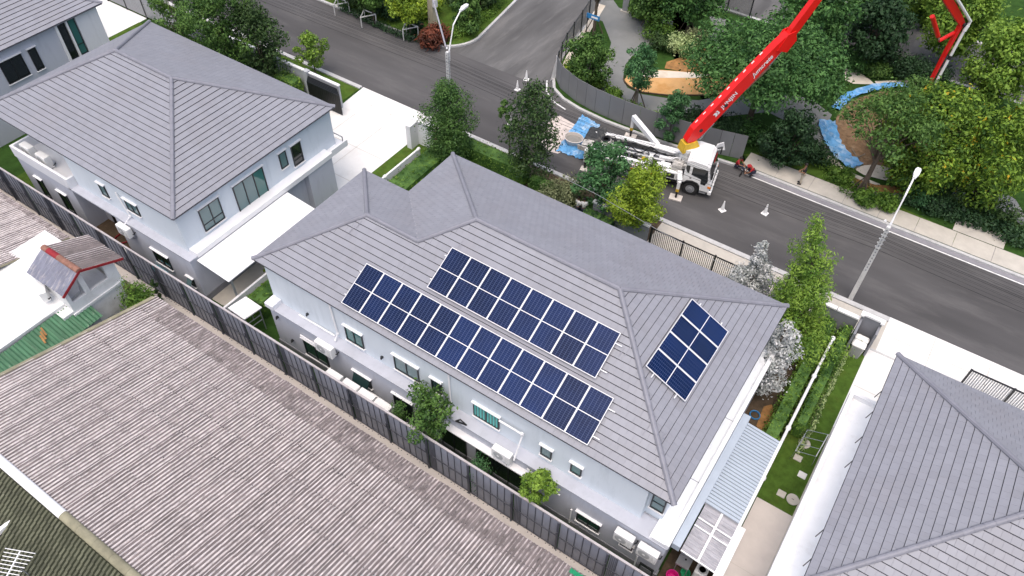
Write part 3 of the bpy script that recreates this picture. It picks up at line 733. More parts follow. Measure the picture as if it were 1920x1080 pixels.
# ------------------------------------------------------------------ solar panels, one thing each
def panel_meshes(W, L):
    fw = 0.032
    f = MB()
    f.box(-W/2, W/2, 0, fw, 0, .04); f.box(-W/2, W/2, L - fw, L, 0, .04)
    f.box(-W/2, -W/2 + fw, fw, L - fw, 0, .04); f.box(W/2 - fw, W/2, fw, L - fw, 0, .04)
    mb = MB(); mb.box(-W/2 + fw, W/2 - fw, L/2 - .017, L/2 + .017, .012, .037)
    bk = MB(); bk.box(-W/2 + fw, W/2 - fw, fw, L - fw, .01, .028)
    ce = MB(); cw = (W - 2*fw) / 6; ch = (L/2 - fw - .017) / 12
    for h in (0, 1):
        y0 = fw if h == 0 else L/2 + .017
        for i in range(6):
            for j in range(12):
                ce.poly([(-W/2 + fw + cw*i + .006, y0 + ch*j + .003, .031), (-W/2 + fw + cw*(i+1) - .006, y0 + ch*j + .003, .031),
                         (-W/2 + fw + cw*(i+1) - .006, y0 + ch*(j+1) - .003, .031), (-W/2 + fw + cw*i + .006, y0 + ch*(j+1) - .003, .031)])
    return f, mb, bk, ce

def make_panel(W, L):
    t = thing('solar_panel', 'x', 'solar panel', (0, 0, 0))
    f, mb, bk, ce = panel_meshes(W, L)
    f.build('frame', M['alu'], t, True); mb.build('middle_bar', M['alu'], t, True); bk.build('backsheet', M['cell_line'], t, True)
    tag(ce.build('solar_cells', M['cell_blue'], t, True), kind='stuff')
    return t
ORD = ['first', 'second', 'third', 'fourth', 'fifth', 'sixth', 'seventh', 'eighth', 'ninth', 'tenth', 'eleventh', 'twelfth']
panel0 = make_panel(1.118, 2.235)
def place_panel(o, c, e, s, n, label, group):
    o.matrix_world = Matrix(((e.x, s.x, n.x, c.x), (e.y, s.y, n.y, c.y), (e.z, s.z, n.z, c.z), (0, 0, 0, 1)))
    o['label'] = label; o['group'] = group
first = True
e, s = Vector((1, 0, 0)), Vector((0, 1, K)).normalized(); n = e.cross(s)
for x0, y0, cnt, row in ((-19.47, 15.32, 12, 'lower row of twelve'), (-16.06, 17.66, 8, 'upper row of eight')):
    for i in range(cnt):
        o = panel0 if first else copy_tree(panel0); first = False
        place_panel(o, on_near(x0 + 1.127*(i + .5), y0, .15), e, s, n, 'blue solar panel, %s from the left in the %s' % (ORD[i], row), 'solar panels on the near roof slope')
    for k in (.45, 1.75):
        r = thing('mounting_rail', '%s white rail under the %s of solar panels' % ('lower' if k < 1 else 'upper', row), 'mounting rail', (x0, y0, 0))
        b = MB(); a = on_near(x0 - .12, y0 + k*s.y, .11); c = on_near(x0 + 1.127*cnt + .3, y0 + k*s.y, .11); b.bar(a, c, .045, .05, up=n); b.build('rail', M['alu'], r)
        for i in range(cnt + 1):
            q = on_near(x0 + 1.127*i + (.0 if i else .1), y0 + k*s.y, .05); b = MB(); b.bar(q, q + n*.09, .05, .04); b.build('clamp', M['alu'], r)
e2, s2 = Vector((0, 1, 0)), Vector((-1, 0, K)).normalized(); n2 = e2.cross(s2)
for i in range(4):
    place_panel(copy_tree(panel0), on_right(-3.55, 19.0 + 1.14*(i + .5), .15), e2, s2, n2,
                'blue solar panel, %s from the bottom of the four on the right roof slope' % ORD[i], 'solar panels on the right roof slope')
for k in (.45, 1.75):
    r = thing('mounting_rail', '%s white rail under the four solar panels of the right slope' % ('lower' if k < 1 else 'upper'), 'mounting rail', (-4, 19, 0))
    b = MB(); a = on_right(-3.55 - k*abs(s2.x), 18.8, .11); c = on_right(-3.55 - k*abs(s2.x), 23.75, .11); b.bar(a, c, .045, .05, up=n2); b.build('rail', M['alu'], r)

# ------------------------------------------------------------------ the long sheet fence between the plots
fence = thing('boundary_fence', 'long dark blue grey sheet metal fence between the houses and the old roofs', 'fence', (-50, 13.28, 0))
FY, FT, BAY = 13.28, 3.05, 2.42
b = MB(); b.box(-52, 1.2, 12.72, 13.26, -0.05, 0.30); b.build('base_beam', M['concrete_warm'], fence)
b = MB(); b.bar((-52, FY, FT + .02), (1.0, FY, FT + .02), .10, .09); b.build('top_rail', M['fence_rail'], fence)
rnd = random.Random(4)
for k in range(22):
    x0 = -51.8 + BAY*k
    if x0 > 0: break
    b = MB(); b.box(x0 - .05, x0 + .05, FY - .11, FY - .03, 0.2, FT); b.build('post', M['fence_steel'], fence)
    b = MB(); b.tube([(x0 - .01, FY - .16, 1.9), (x0 - .01, FY - .16, 2.2)], .03, 6); b.build('post_hinge', M['fence_steel'], fence)
    b = MB(); b.bar((x0 + .06, FY - .05, 1.62), (x0 + BAY - .06, FY - .05, 1.62), .035, .05); b.build('middle_rail', M['fence_steel'], fence)
    b = MB(); b.bar((x0 + .06, FY - .05, .42), (x0 + BAY - .06, FY - .05, .42), .035, .05); b.build('bottom_rail', M['fence_steel'], fence)
    for i in range(6):
        a = x0 + .06 + (BAY - .12)*i/6; c = x0 + .06 + (BAY - .12)*(i+1)/6; dy = rnd.uniform(-.008, .008)
        b = MB(); b.box(a + .012, c - .012, FY + dy, FY + .02 + dy, .27, FT - .02); b.build('fence_panel', M['fence_sheet'], fence)
    b = MB()
    for i in range(1, 6):
        a = x0 + .06 + (BAY - .12)*i/6; b.box(a - .018, a + .018, FY - .028, FY - .012, .3, FT - .03)
    if k % 2 == 0:
        for q in (.14, .22, .30, .38): b.box(x0 + q, x0 + q + .02, FY - .05, FY - .03, .3, FT - .03)
    tag(b.build('cover_strips', M['fence_steel'], fence), kind='stuff')

# ------------------------------------------------------------------ corrugated roofs
def corr_sheet(name, parent, O, e, s, w, l, pitch, amp, m, seg=6):
    """corrugated sheet: waves across e, run along s (down the slope)"""
    O, e, s = Vector(O), Vector(e).normalized(), Vector(s).normalized(); n = e.cross(s)
    if n.z < 0: n = -n
    N = max(2, int(round(w / pitch)) * seg); b = MB(); vs = []
    for i in range(N + 1):
        u = w*i/N; h = amp*(0.5 + 0.5*math.cos(2*math.pi*u/pitch))
        for v in (0, l): vs.append(O + e*u + s*v + n*h)
    for i in range(N + 1):
        u = w*i/N; h = amp*(0.5 + 0.5*math.cos(2*math.pi*u/pitch)) - .012
        vs.append(O + e*u + s*l + n*h)
    fs = [(2*i, 2*i+1, 2*i+3, 2*i+2) for i in range(N)] + [(2*i+1, 2*(N+1)+i, 2*(N+1)+i+1, 2*i+3) for i in range(N)]
    ms = []
    for k in range(2):
        for i in range(N):
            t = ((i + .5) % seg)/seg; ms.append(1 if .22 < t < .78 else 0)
    b.add(vs, fs); b.m[-len(ms):] = ms
    return b
def corr_roof(parent, O, e, s, width, length, sw, slen, pitch, amp, m, jitter=.012, seed=1, name='roof_sheet', lap=.12, seg=6):
    r = random.Random(seed); O, e, s = Vector(O), Vector(e).normalized(), Vector(s).normalized(); n = e.cross(s)
    if n.z < 0: n = -n
    nx, ny = int(math.ceil(width/sw - .01)), int(math.ceil(length/slen - .01)); proto = {}
    base = WL[parent.name]
    for j in range(ny):
        for i in range(nx):
            w = min(sw, width - sw*i); l = min(slen, length - slen*j)
            key = (round(w, 3), round(l, 3))
            if key not in proto:
                bb = corr_sheet(name, None, (0, 0, 0), (1, 0, 0), (0, 1, 0), w + .04, l + lap, pitch, amp, m, seg)
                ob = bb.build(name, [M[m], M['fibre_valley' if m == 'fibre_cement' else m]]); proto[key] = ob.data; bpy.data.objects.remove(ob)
            if m == 'fibre_cement' and length > 8 and j == ny - 1 and (name, 'd', key) not in proto:
                proto[(name, 'd', key)] = proto[key].copy(); proto[(name, 'd', key)].materials[0] = M['fibre_dark']
            dark = m == 'fibre_cement' and length > 8 and j == ny - 1 and r.random() < .95
            o = bpy.data.objects.new(name, proto[(name, 'd', key)] if dark else proto[key]); link(o, parent)
            tilt = 0.028 / (l + lap)
            s2 = (s + n*tilt).normalized(); n2_ = e.cross(s2); n2_ = n2_ if n2_.z > 0 else -n2_
            c = O + e*(sw*i) + s*(slen*j + r.uniform(-.02, .02)) + n*(r.uniform(0, jitter) + .004*(i % 2) + .02) - base
            o.matrix_local = Matrix(((e.x, s2.x, n2_.x, c.x), (e.y, s2.y, n2_.y, c.y), (e.z, s2.z, n2_.z, c.z), (0, 0, 0, 1)))
wh = thing('warehouse', 'long shed under a weathered brown grey corrugated roof, nearest the viewer', 'shed', (-30, 1.4, 0))
RY, RZ, EY, EZ2 = 1.4, 5.62, 11.72, 3.05
sv = Vector((0, EY - RY, EZ2 - RZ)); ev = Vector((1, 0, 0))
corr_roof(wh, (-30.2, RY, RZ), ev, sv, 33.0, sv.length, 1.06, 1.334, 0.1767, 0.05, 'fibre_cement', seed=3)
b = MB()
rr = random.Random(9); sn = ev.cross(sv.normalized()); sn = sn if sn.z > 0 else -sn
for j in range(1, 9):
    for i in range(0, 186, 1):
        if rr.random() < .62:
            u = .1767*i; q = Vector((-30.2 + u, RY, RZ)) + sv.normalized()*(1.38*j - .02 + rr.uniform(-.03, .03)) + sn*.078
            b.box(q.x - .02, q.x + .02, q.y - .02, q.y + .02, q.z, q.z + .016)
tag(b.build('roof_bolts', M['roof_deck'], wh), kind='stuff')
b = MB(); b.box(-30.0, 2.6, RY, 11.6, 0, 2.9); b.build('wall', M['render_grey'], wh)
for k in range(33):
    b = MB(); a = Vector((-30.5 + k*1.0, RY - .02, RZ + .12)); m_ = 'trim_white' if 3 < k < 9 else 'cap_olive'
    rs = []
    for x in (a.x, a.x + .99):
        rs.append([(x, RY + math.cos(t)*.19, RZ + .06 + math.sin(t)*.13) for t in [math.pi*i/8 for i in range(9)]])
    b.rings(rs); b.build('ridge_tile', M[m_], wh)
for k in range(10):
    b = MB(); q = Vector((-30.25, RY, RZ + .05)) + sv*(k/10.0); q2 = Vector((-30.25, RY, RZ + .05)) + sv*((k+1)/10.0); b.bar(q, q2, .2, .09); b.build('verge_tile', M['cap_olive'], wh)
b = corr_sheet('patch', None, Vector((-4.35, RY, RZ)) + sv*.985, ev, sv, .9, .22, .1767, .05, 'sheet_green'); b.v = [(p[0], p[1], p[2] + .1) for p in b.v]; b.build('green_roof_sheet', M['bucket_green'], wh)
b = MB(); b.box(-30, 2.6, 11.5, 11.6, 2.85, 2.95); b.build('eave_board', M['concrete'], wh)
gs = corr_sheet('x', None, (0,0,0), (1,0,0), (0,1,0), 1.9, .35, .1767, .04, 'x')
b = corr_sheet('patch', None, Vector((-5.6, RY, RZ)) + sv*.93, ev, sv, 1.6, .75, .1767, .05, 'sheet_green'); b.v = [(p[0], p[1], p[2] + .1) for p in b.v]; b.build('green_roof_sheet', M['bucket_green'], wh) if 0 else None

# green pan-tile roof in the lower left corner
gt = thing('old_house', 'old house with mossy green pantile roof at the bottom left corner', 'house', (-28, 0, 0))
gz = lambda y: 5.5 - (1.25 - y)*0.62
def pantile(u0, w, v0, l, O, e, s, n):
    b = []; 
    prof = [(0, .0), (.25, .045), (.5, .06), (.75, .045), (1, .0)]
    return [O + e*(u0 + w*a) + s*v0 + n*(h*1.3 + .05) for a, h in prof] + [O + e*(u0 + w*a) + s*(v0 + l) + n*h*1.3 for a, h in prof] + [O + e*(u0 + w*a) + s*(v0 - .01) + n*(h*1.3) for a, h in prof]
Og, eg, sg = Vector((-30.5, 1.22, gz(1.22))), Vector((1, 0, 0)), Vector((0, -1, -.62)).normalized(); ng = eg.cross(sg); ng = ng if ng.z > 0 else -ng
cand = []; rest = MB()
pm = None
for j in range(24):
    for i in range(66):
        c = Og + eg*(.21*i + (.0)) + sg*(.30*j)
        cand.append(((c - Vector((0, 0, HC))).length, i, j, c))
def in_view(c):
    v = RW @ np.array([c.x, c.y, c.z - HC]); x, y = 960 + FPX*v[0]/v[2], 540 + FPX*v[1]/v[2]
    return -40 < x < 1960 and -40 < y < 1120
vis = sorted([c for c in cand if in_view(c[3])]); single = set((c[1], c[2]) for c in vis[:300])
b = MB(); vs = pantile(-.105, .21, .33, -.33, Vector((0,0,0)), Vector((1,0,0)), Vector((0,1,0)), Vector((0,0,1)))
b.add(vs, [(i, i+1, i+6, i+5) for i in range(4)] + [(i+10, i+11, i+1, i) for i in range(4)]); b.m = [1, 0, 0, 1, 1, 1, 1, 1]; pobj = b.build('roof_tile', [M['tile_green'], M['tile_green_dark']]); pme = pobj.data; bpy.data.objects.remove(pobj)
bs = WL[gt.name]
for d_, i, j, c in cand:
    if (i, j) in single:
        o = bpy.data.objects.new('roof_tile', pme); link(o, gt); c2 = c - bs
        o.matrix_local = Matrix(((eg.x, sg.x, ng.x, c2.x), (eg.y, sg.y, ng.y, c2.y), (eg.z, sg.z, ng.z, c2.z), (0, 0, 0, 1)))
    elif in_view(c):
        vs = pantile(-.105, .21, .33, -.33, c, eg, sg, ng); rest.add(vs, [(q, q+1, q+6, q+5) for q in range(4)] + [(q+10, q+11, q+1, q) for q in range(4)]); rest.m[-8:] = [1, 0, 0, 1, 1, 1, 1, 1]
tag(rest.build('roof_tiles', [M['tile_green'], M['tile_green_dark']], gt), kind='stuff')
b = MB(); b.add([Og - ng*.03 + eg*(-1), Og - ng*.03 + eg*15, Og - ng*.03 + eg*15 + sg*8, Og - ng*.03 - eg + sg*8], [(0, 1, 2, 3)]); b.build('roof_deck', M['tile_green'], gt)
# cross gable of that house with white barge board
gq = [G(-40, 1030, 4.4), G(33, 967, 4.6), G(40, 1010, 3.9), G(-40, 1075, 3.4)]
b = MB(); b.add(gq + [p + Vector((0, 0, -.08)) for p in gq], [(0, 1, 2, 3), (0, 4, 5, 1), (1, 5, 6, 2)]); b.build('gable_slope', M['tile_green'], gt)
b = MB(); b.bar(G(-40, 1026, 4.6), G(35, 969, 4.75), .16, .22); b.build('barge_board', M['trim_white'], gt)
an = thing('tv_antenna', 'white television aerial with many rods on the green tiled roof', 'aerial', tuple(G(18, 1060, 4.6)))
top = G(42, 1033, 5.2)
tp, bt = G(38, 1033, 5.6), G(12, 1082, 5.5)
b = MB(); b.tube([tp, bt], .03, 6); b.build('boom', M['trim_white'], an)
dirv = (bt - tp); side = Vector((dirv.y, -dirv.x, 0)).normalized()
b = MB(); b.tube([tp + dirv*.45, tp + dirv*.45 - Vector((0, 0, 1.6))], .025, 6); b.build('mast', M['metal_grey'], an)
for k in range(8):
    q = tp + dirv*(k/7.0); L = .62 - .03*k
    b = MB(); b.tube([q - side*L, q + side*L], .017, 5); b.build('rod', M['trim_white'], an)

# brown corrugated roof further up the alley
sh = thing('old_shed', 'old brown corrugated roof at the left edge, beyond the white flat roof', 'shed', (-52, 4, 0))
sv2 = Vector((0, 8.4, -2.05))
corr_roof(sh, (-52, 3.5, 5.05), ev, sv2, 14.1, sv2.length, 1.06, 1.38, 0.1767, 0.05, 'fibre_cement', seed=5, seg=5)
b = MB(); b.box(-52, -38.2, 3.6, 11.6, 0, 2.75); b.build('wall', M['render_grey'], sh)
b = MB(); b.bar((-37.88, 3.5, 5.08), (-37.88, 11.95, 3.02), .12, .07); b.build('verge', M['cap_olive'], sh)
# white flat-roofed building with stair house
wb = thing('flat_roof_building', 'white flat roofed concrete building with worn paint beside the alley', 'building', (-38, 3, 0))
b = MB(); b.prism([(-38.6, 2.0), (-33.1, 2.0), (-33.1, 8.0), (-32.4, 8.0), (-32.4, 11.1), (-36.7, 11.2), (-38.6, 11.2)], 0, 3.55); b.build('wall', M['render_old'], wb)
b = MB(); b.prism([(-38.7, 1.9), (-33.05, 1.9), (-33.05, 9.0), (-33.2, 9.6), (-36.8, 11.3), (-38.7, 11.3)], 3.55, 3.72); b.build('roof_slab', M['render_old'], wb)
st = MB()
# stair house walls with openings
st.box(-35.2, -32.35, 11.3, 11.5, 3.0, 5.0); st.box(-32.5, -32.35, 10.9, 11.3, 2.0, 5.0); st.box(-32.5, -32.35, 8.6, 10.9, 1.8, 4.05); st.box(-32.5, -32.35, 9.55, 9.8, 4.05, 5.4); st.box(-32.5, -32.35, 8.6, 8.8, 4.05, 4.9)
st.box(-35.2, -32.5, 8.6, 8.75, 3.0, 4.5); st.box(-35.2, -35.05, 8.75, 11.3, 3.9, 5.0)
st.build('stair_house_wall', M['render_old'], wb)
b = MB(); b.box(-35.0, -32.55, 8.8, 11.25, 3.4, 3.5); b.build('stair_house_floor', M['concrete'], wb)
b = MB(); b.box(-32.34, -32.25, 8.5, 11.5, 3.3, 3.45); b.build('string_course', M['render_old'], wb)
gr_ = Vector((-34.9, 9.72, 5.85)); 
corr_roof(wb, gr_, ev, Vector((0, 2.15, -.95)), 2.85, 2.35, 1.42, 2.35, .19, .05, 'fibre_cement', seed=2, lap=.03)
corr_roof(wb, gr_, ev, Vector((0, -1.25, -.78)), 2.85, 1.47, 1.42, 1.47, .19, .05, 'fibre_blue', seed=2, lap=.03)
for k in range(7):
    b = MB(); x = -34.95 + k*.42; rs = [[(xx, 9.72 + math.cos(t)*.17, 5.84 + math.sin(t)*.14) for t in [math.pi*i/6 for i in range(7)]] for xx in (x, x + .41)]
    b.rings(rs); b.build('ridge_tile', M['red_paint' if k in (1, 2) else 'rust_clay'], wb)
b = MB(); b.bar((-32.02, 9.72, 5.82), (-32.02, 11.9, 4.86), .05, .13); b.build('barge_board', M['red_paint'], wb)
b = MB(); b.bar((-32.02, 9.72, 5.82), (-32.02, 8.42, 5.0), .05, .13); b.build('barge_board', M['red_paint'], wb)
lean = thing('lean_to', 'rusty green corrugated lean-to roof below the white flat roof', 'lean-to', (-33.7, 4, 0))
corr_roof(lean, (-33.0, 9.4, 3.5), Vector((0, -1, 0)), Vector((1.55, 0, -.5)), 6.6, 1.65, 1.1, 1.65, .2, .05, 'sheet_green', seed=8, lap=.02)
b = MB(); b.box(-33.0, -31.6, 2.9, 9.3, 0, 2.85); b.build('wall', M['render_grey'], lean)
b = MB(); b.box(-31.62, -31.5, 6.3, 7.6, 1.4, 2.2); b.build('window', M['black'], lean)
for k in range(3):
    b = MB(); y = 7.0 - k*.16; b.bar((-32.8 + .2*k, y, 3.55), (-32.3 + .2*k, y - .1, 3.40), .09, .03); b.build('loose_plank', M['soil_orange'], lean)
b = MB(); b.box(-31.2, -30.2, 9.4, 10.4, 1.6, 1.66); b.build('glass_shelter', M['glass_grey'], lean)
# ------------------------------------------------------------------ air conditioners
def ac_unit(label, loc, rz=0.0, w=0.85, d=0.34, h=0.62, legs=0.06, group=None, bracket=False):
    t = thing('air_conditioner', label, 'air conditioner', loc, rz, group)
    b = MB(); b.bbox(-w/2, w/2, -d/2, d/2, legs, legs + h, .02); b.build('casing', M['ac_white'], t, True)
    f = MB(); f.rings([[(-w*.12 + math.cos(a)*h*.40, -d/2 - .004, legs + h/2 + math.sin(a)*h*.40) for a in [2*math.pi*i/20 for i in range(20)]], [(-w*.12 + math.cos(a)*h*.34, -d/2 - .02, legs + h/2 + math.sin(a)*h*.34) for a in [2*math.pi*i/20 for i in range(20)]]]); g = f.build('fan_grille', M['ac_grill'], t, True)
    f = MB(); f.rings([[(-w*.12 + math.cos(a)*.07, -d/2 - .024, legs + h/2 + math.sin(a)*.07) for a in [2*math.pi*i/10 for i in range(10)]], [(-w*.12 + math.cos(a)*.06, -d/2 - .03, legs + h/2 + math.sin(a)*.06) for a in [2*math.pi*i/10 for i in range(10)]]]); f.build('fan_hub', M['ac_white'], g, True)
    b = MB()
    for i in range(7): b.box(w*.25, w*.44, -d/2 - .012, -d/2 - .002, legs + h*(.14 + .1*i), legs + h*(.17 + .1*i))
    b.build('side_vents', M['ac_grill'], t, True)
    for sx in (-.35, .35):
        b = MB()
        if bracket: b.box(w*sx - .02, w*sx + .02, -d/2, d/2 + .12, 0, .05); b.bar((w*sx, -d/2, .0), (w*sx, d/2 + .1, -.3), .03)
        else: b.box(w*sx - .04, w*sx + .04, -d/2 - .02, d/2 + .02, 0, legs)
        b.build('bracket' if bracket else 'foot', M['metal_grey'], t, True)
    b = MB(); b.tube([(w/2, d*.3, legs + .15), (w/2 + .09, d*.4, legs + .18), (w/2 + .1, d/2 + .08, legs + .3)], .03, 6); b.build('pipe', M['frame_dark'], t, True)
    return t
ac_unit('white air conditioner on the wall left of the solar house drainpipe', (-20.55, 14.48, 2.52), bracket=True, w=1.15, h=.72)
ac_unit('white air conditioner on the ledge under the window with teal curtains', (-9.65, 14.5, 2.75), bracket=True, w=1.0, h=.66)
ac_unit('left one of two air conditioners side by side near the right house corner', (-3.25, 14.5, 2.0), bracket=True, w=.9, h=.68)
ac_unit('right one of two air conditioners side by side near the right house corner', (-2.1, 14.5, 1.95), bracket=True, w=.95, h=.7)
for i, (x, z) in enumerate(((-19.6, 1.42), (-18.45, 1.48), (-17.4, 1.5), (-16.35, 1.5))):
    p = thing('equipment_stand', 'grey stand carrying the %s air conditioner from the left behind the fence' % ORD[i], 'stand', (x, 13.9, 0))
    b = MB()
    for sx in (-.38, .38): b.box(x + sx - .03, x + sx + .03, 13.75, 14.05, 0, z - .06)
    b.box(x - .45, x + .45, 13.72, 14.08, z - .06, z - .01); b.build('stand', M['metal_grey'], p)
    ac_unit('beige topped air conditioner, %s from the left in the row behind the fence' % ORD[i], (x, 13.9, z), w=.95, d=.38, group='air conditioners behind the fence')
ac_unit('white air conditioner at the far end of the left house terrace', (-45.6, 14.95, 3.36), w=.95, d=.42, h=.85, rz=.0)
ac_unit('white air conditioner in front of another on the left house terrace', (-44.0, 14.95, 3.36), w=.95, d=.42, h=.85)
ac_unit('white air conditioner hung on the left house wall above the alley', (-35.9, 14.18, 2.6), bracket=True, w=1.0, h=.65)
ac_unit('left flat air conditioner on the ground by the left house', (-37.9, 13.95, .55), w=.95, d=.38)
ac_unit('right flat air conditioner on the ground by the left house', (-36.75, 13.95, .55), w=.95, d=.38)
ac_unit('old air conditioner standing on the white flat roof', (-34.0, 8.35, 3.95), rz=-.5, w=.95, d=.36)
for i, x in enumerate((-37.9, -36.75)):
    p = thing('equipment_stand', 'low block under the %s ground air conditioner of the left house' % ('left' if i == 0 else 'right'), 'stand', (x, 13.95, 0))
    b = MB(); b.box(x - .42, x + .42, 13.75, 14.15, 0.02, .55); b.build('block', M['concrete'], p)

# ------------------------------------------------------------------ yard things
pl = thing('paddling_pool', 'turquoise plastic tub leaning on the left house plinth', 'tub', (-34.0, 14.2, 0.5))
b = MB(); b.bbox(-34.6, -33.4, 14.05, 14.38, .55, .8, .05); b.build('tub', M['aqua'], pl)
hr = thing('garden_hose', 'coiled dark red garden hose on the courtyard paving', 'hose', (-38.7, 14.8, 0.05))
b = MB(); b.tube([(-38.7 + math.cos(t)*(.45 + .02*math.sin(3*t)), 14.9 + math.sin(t)*(.45), .07 + .004*t) for t in [i*.35 for i in range(54)]], .03, 5); b.build('coil', M['hose_red'], hr)
cn = thing('shelter', 'small white square canopy on a metal frame behind the fence', 'canopy', (-26.8, 14.4, 0))
b = MB(); b.prism([(-27.5, 13.95), (-26.15, 13.9), (-26.0, 15.05), (-27.3, 15.1)], 1.85, 1.92); b.build('roof_sheet', M['trim_white'], cn)
for x, y in ((-27.4, 14.05), (-26.25, 14.0), (-26.15, 14.95), (-27.2, 15.0)):
    b = MB(); b.box(x - .025, x + .025, y - .025, y + .025, 0, 1.85); b.build('post', M['metal_grey'], cn)
for z in (.9, 1.3):
    b = MB(); b.bar((-26.25, 14.0, z), (-26.15, 14.95, z), .05, .03); b.build('shelf_bar', M['metal_grey'], cn)
hp = thing('hoop', 'black triangular bracket sticking out above the ledge', 'bracket', (-12.2, 14.6, 3.33))
a, c_, d_ = (-12.35, 14.6, 3.36), (-11.95, 14.45, 4.05), (-11.6, 14.45, 3.9)
b = MB(); b.bar(a, c_, .06); b.bar(c_, d_, .05); b.bar(a, d_, .06); b.build('frame', M['black'], hp)

# white boundary rails between the plots
def boundary(label, x, y0, y1, zt, joints):
    t = thing('boundary_wall', label, 'wall', (x, y0, 0))
    b = MB(); b.box(x - .05, x + .05, y0, y1, 0, zt - .06); b.build('panel', M['trim_white'], t)
    b = MB(); b.tube([(x, y0, zt), (x, y1, zt)], .075, 10); b.build('top_pipe', M['trim_white'], t)
    for y in joints:
        b = MB(); b.tube([(x, y - .14, zt), (x, y - .07, zt), (x, y + .07, zt), (x, y + .14, zt)], [.08, .12, .12, .08], 10); b.build('pipe_joint', M['trim_white'], t)
    return t
boundary('low white wall with round top pipe right of the solar house', .70, 15.2, 31.4, 1.5, (31.3, 28.3, 24.5, 21.2))
boundary('low white wall with round top pipe between driveway grass and hedge', -28.0, 13.6, 31.3, 1.5, (31.2, 27.7))
# side canopy of the solar house
ca = thing('side_canopy', 'pale blue ribbed metal canopy along the right side of the house', 'canopy', (-1.3, 15, 0))
b = MB(); b.box(-1.38, -1.02, 15.0, 22.7, 2.95, 3.35); b.build('flashing', M['metal_blue'], ca)
nrib = 28
b = MB(); b.add([(-1.03, 17.5, 3.14), (-1.03, 22.45, 3.14), (.60, 22.45, 2.96), (.60, 17.5, 2.96)], [(0, 1, 2, 3)]); b.build('seam_underlay', M['plinth'], ca)
for k in range(nrib):
    y0 = 17.55 + (22.45 - 17.55)*k/nrib; y1 = 17.55 + (22.45 - 17.55)*(k+1)/nrib
    prof = [(y0 + .022, -.0), (y0 + .03, .045), (y0 + .07, .045), (y0 + .09, .01), (y1, .01)]
    vs = [(-1.03, y, 3.16 + h) for y, h in prof] + [(.60, y, 2.98 + h) for y, h in prof]
    b = MB(); b.add(vs, [(i, i+1, i+6, i+5) for i in range(4)]); b.build('roof_rib_sheet', M['metal_blue'], ca)
for k in range(13):
    y0 = 15.05 + 2.5*k/13; y1 = 15.05 + 2.5*(k+1)/13
    prof = [(y0, 0), (y0 + .04, .045), (y0 + .09, .045), (y0 + .13, 0), (y1, 0)]
    vs = [(-.96, y, 3.12 + h) for y, h in prof] + [(.62, y, 2.94 + h) for y, h in prof]
    b = MB(); b.add(vs, [(i, i+1, i+6, i+5) for i in range(4)]); b.build('clear_sheet', M['poly_clear'], ca)
b = MB(); b.box(-.22, -.12, 15.0, 17.5, 3.10, 3.15); b.build('centre_batten', M['trim_white'], ca)
for y in (15.0, 16.35, 16.75):
    b = MB(); b.bar((-.96, y, 3.19), (.62, y, 3.02), .06, .05); b.build('cross_batten', M['trim_white'], ca)
b = MB(); b.box(.60, .95, 14.6, 17.5, 2.86, 3.0); b.box(.60, .72, 17.5, 22.5, 2.86, 3.0); b.build('gutter', M['trim_white'], ca)
for y in (15.1, 18.6, 22.3):
    b = MB(); b.box(.62, .70, y, y + .08, 0, 2.86); b.build('post', M['metal_grey'], ca)
# wash corner below the canopy
sk = thing('sink', 'grey steel wash basin on a stand at the lower house corner', 'sink', (-1.0, 14.3, 0))
b = MB(); b.box(-1.25, -.65, 13.95, 14.75, .82, .88); b.box(-1.25, -.65, 13.95, 14.0, .88, .93); b.box(-1.25, -.65, 14.7, 14.75, .88, .93); b.box(-1.25, -1.2, 14.0, 14.7, .88, .93); b.box(-.7, -.65, 14.0, 14.7, .88, .93); b.build('basin', M['metal_grey'], sk)
b = MB(); b.tube([(-1.2, 14.35, .9), (-1.2, 14.35, 1.15), (-1.0, 14.35, 1.15)], .02, 6); b.build('tap', M['steel'], sk)
b = MB(); b.lathe((-.93, 14.35, .881), [(.05, 0), (.05, .004)], 10); b.build('drain', M['black'], sk)
for x in (-1.22, -.7):
    for y in (14.0, 14.68):
        b = MB(); b.box(x, x + .04, y, y + .04, 0, .82); b.build('leg', M['metal_grey'], sk)
sk.location = sk.location + Vector((.28, 1.5, 0))
for nm, lab, c_, mt, r in (('washing_tub', 'magenta plastic tub on the wet floor', (-.85, 15.1, 0.03), 'magenta', .26), ('bucket', 'green bucket beside the wash basin', (-.42, 15.55, .03), 'bucket_green', .2)):
    t = thing(nm, lab, 'tub' if r > .3 else 'bucket', c_)
    b = MB(); b.lathe(c_, [(r*.8, 0), (r, .32), (r*1.06, .33), (r*.95, .335), (r*.74, .05)], 18, cap1=True); b.build('body', M[mt], t)
    b = MB(); b.tube([(c_[0] + math.cos(a)*r*1.04, c_[1] + math.sin(a)*r*1.04, c_[2] + .33) for a in [2*math.pi*i/18 for i in range(19)]], .018, 5); b.build('rim', M[mt], t)
fn = thing('washing_machine', 'pale round topped washing machine under the clear canopy edge', 'washing machine', (-.1, 13.9, 0))
b = MB(); b.bbox(-.35, .2, 13.7, 14.25, .05, .85, .05); b.build('body', M['ac_white'], fn)
b = MB(); b.lathe((-.07, 13.97, .85), [(.22, 0), (.22, .03), (.16, .035), (.15, .0)], 18); b.build('lid', M['ac_grill'], fn)
fn.location = fn.location + Vector((.22, 1.9, 0))
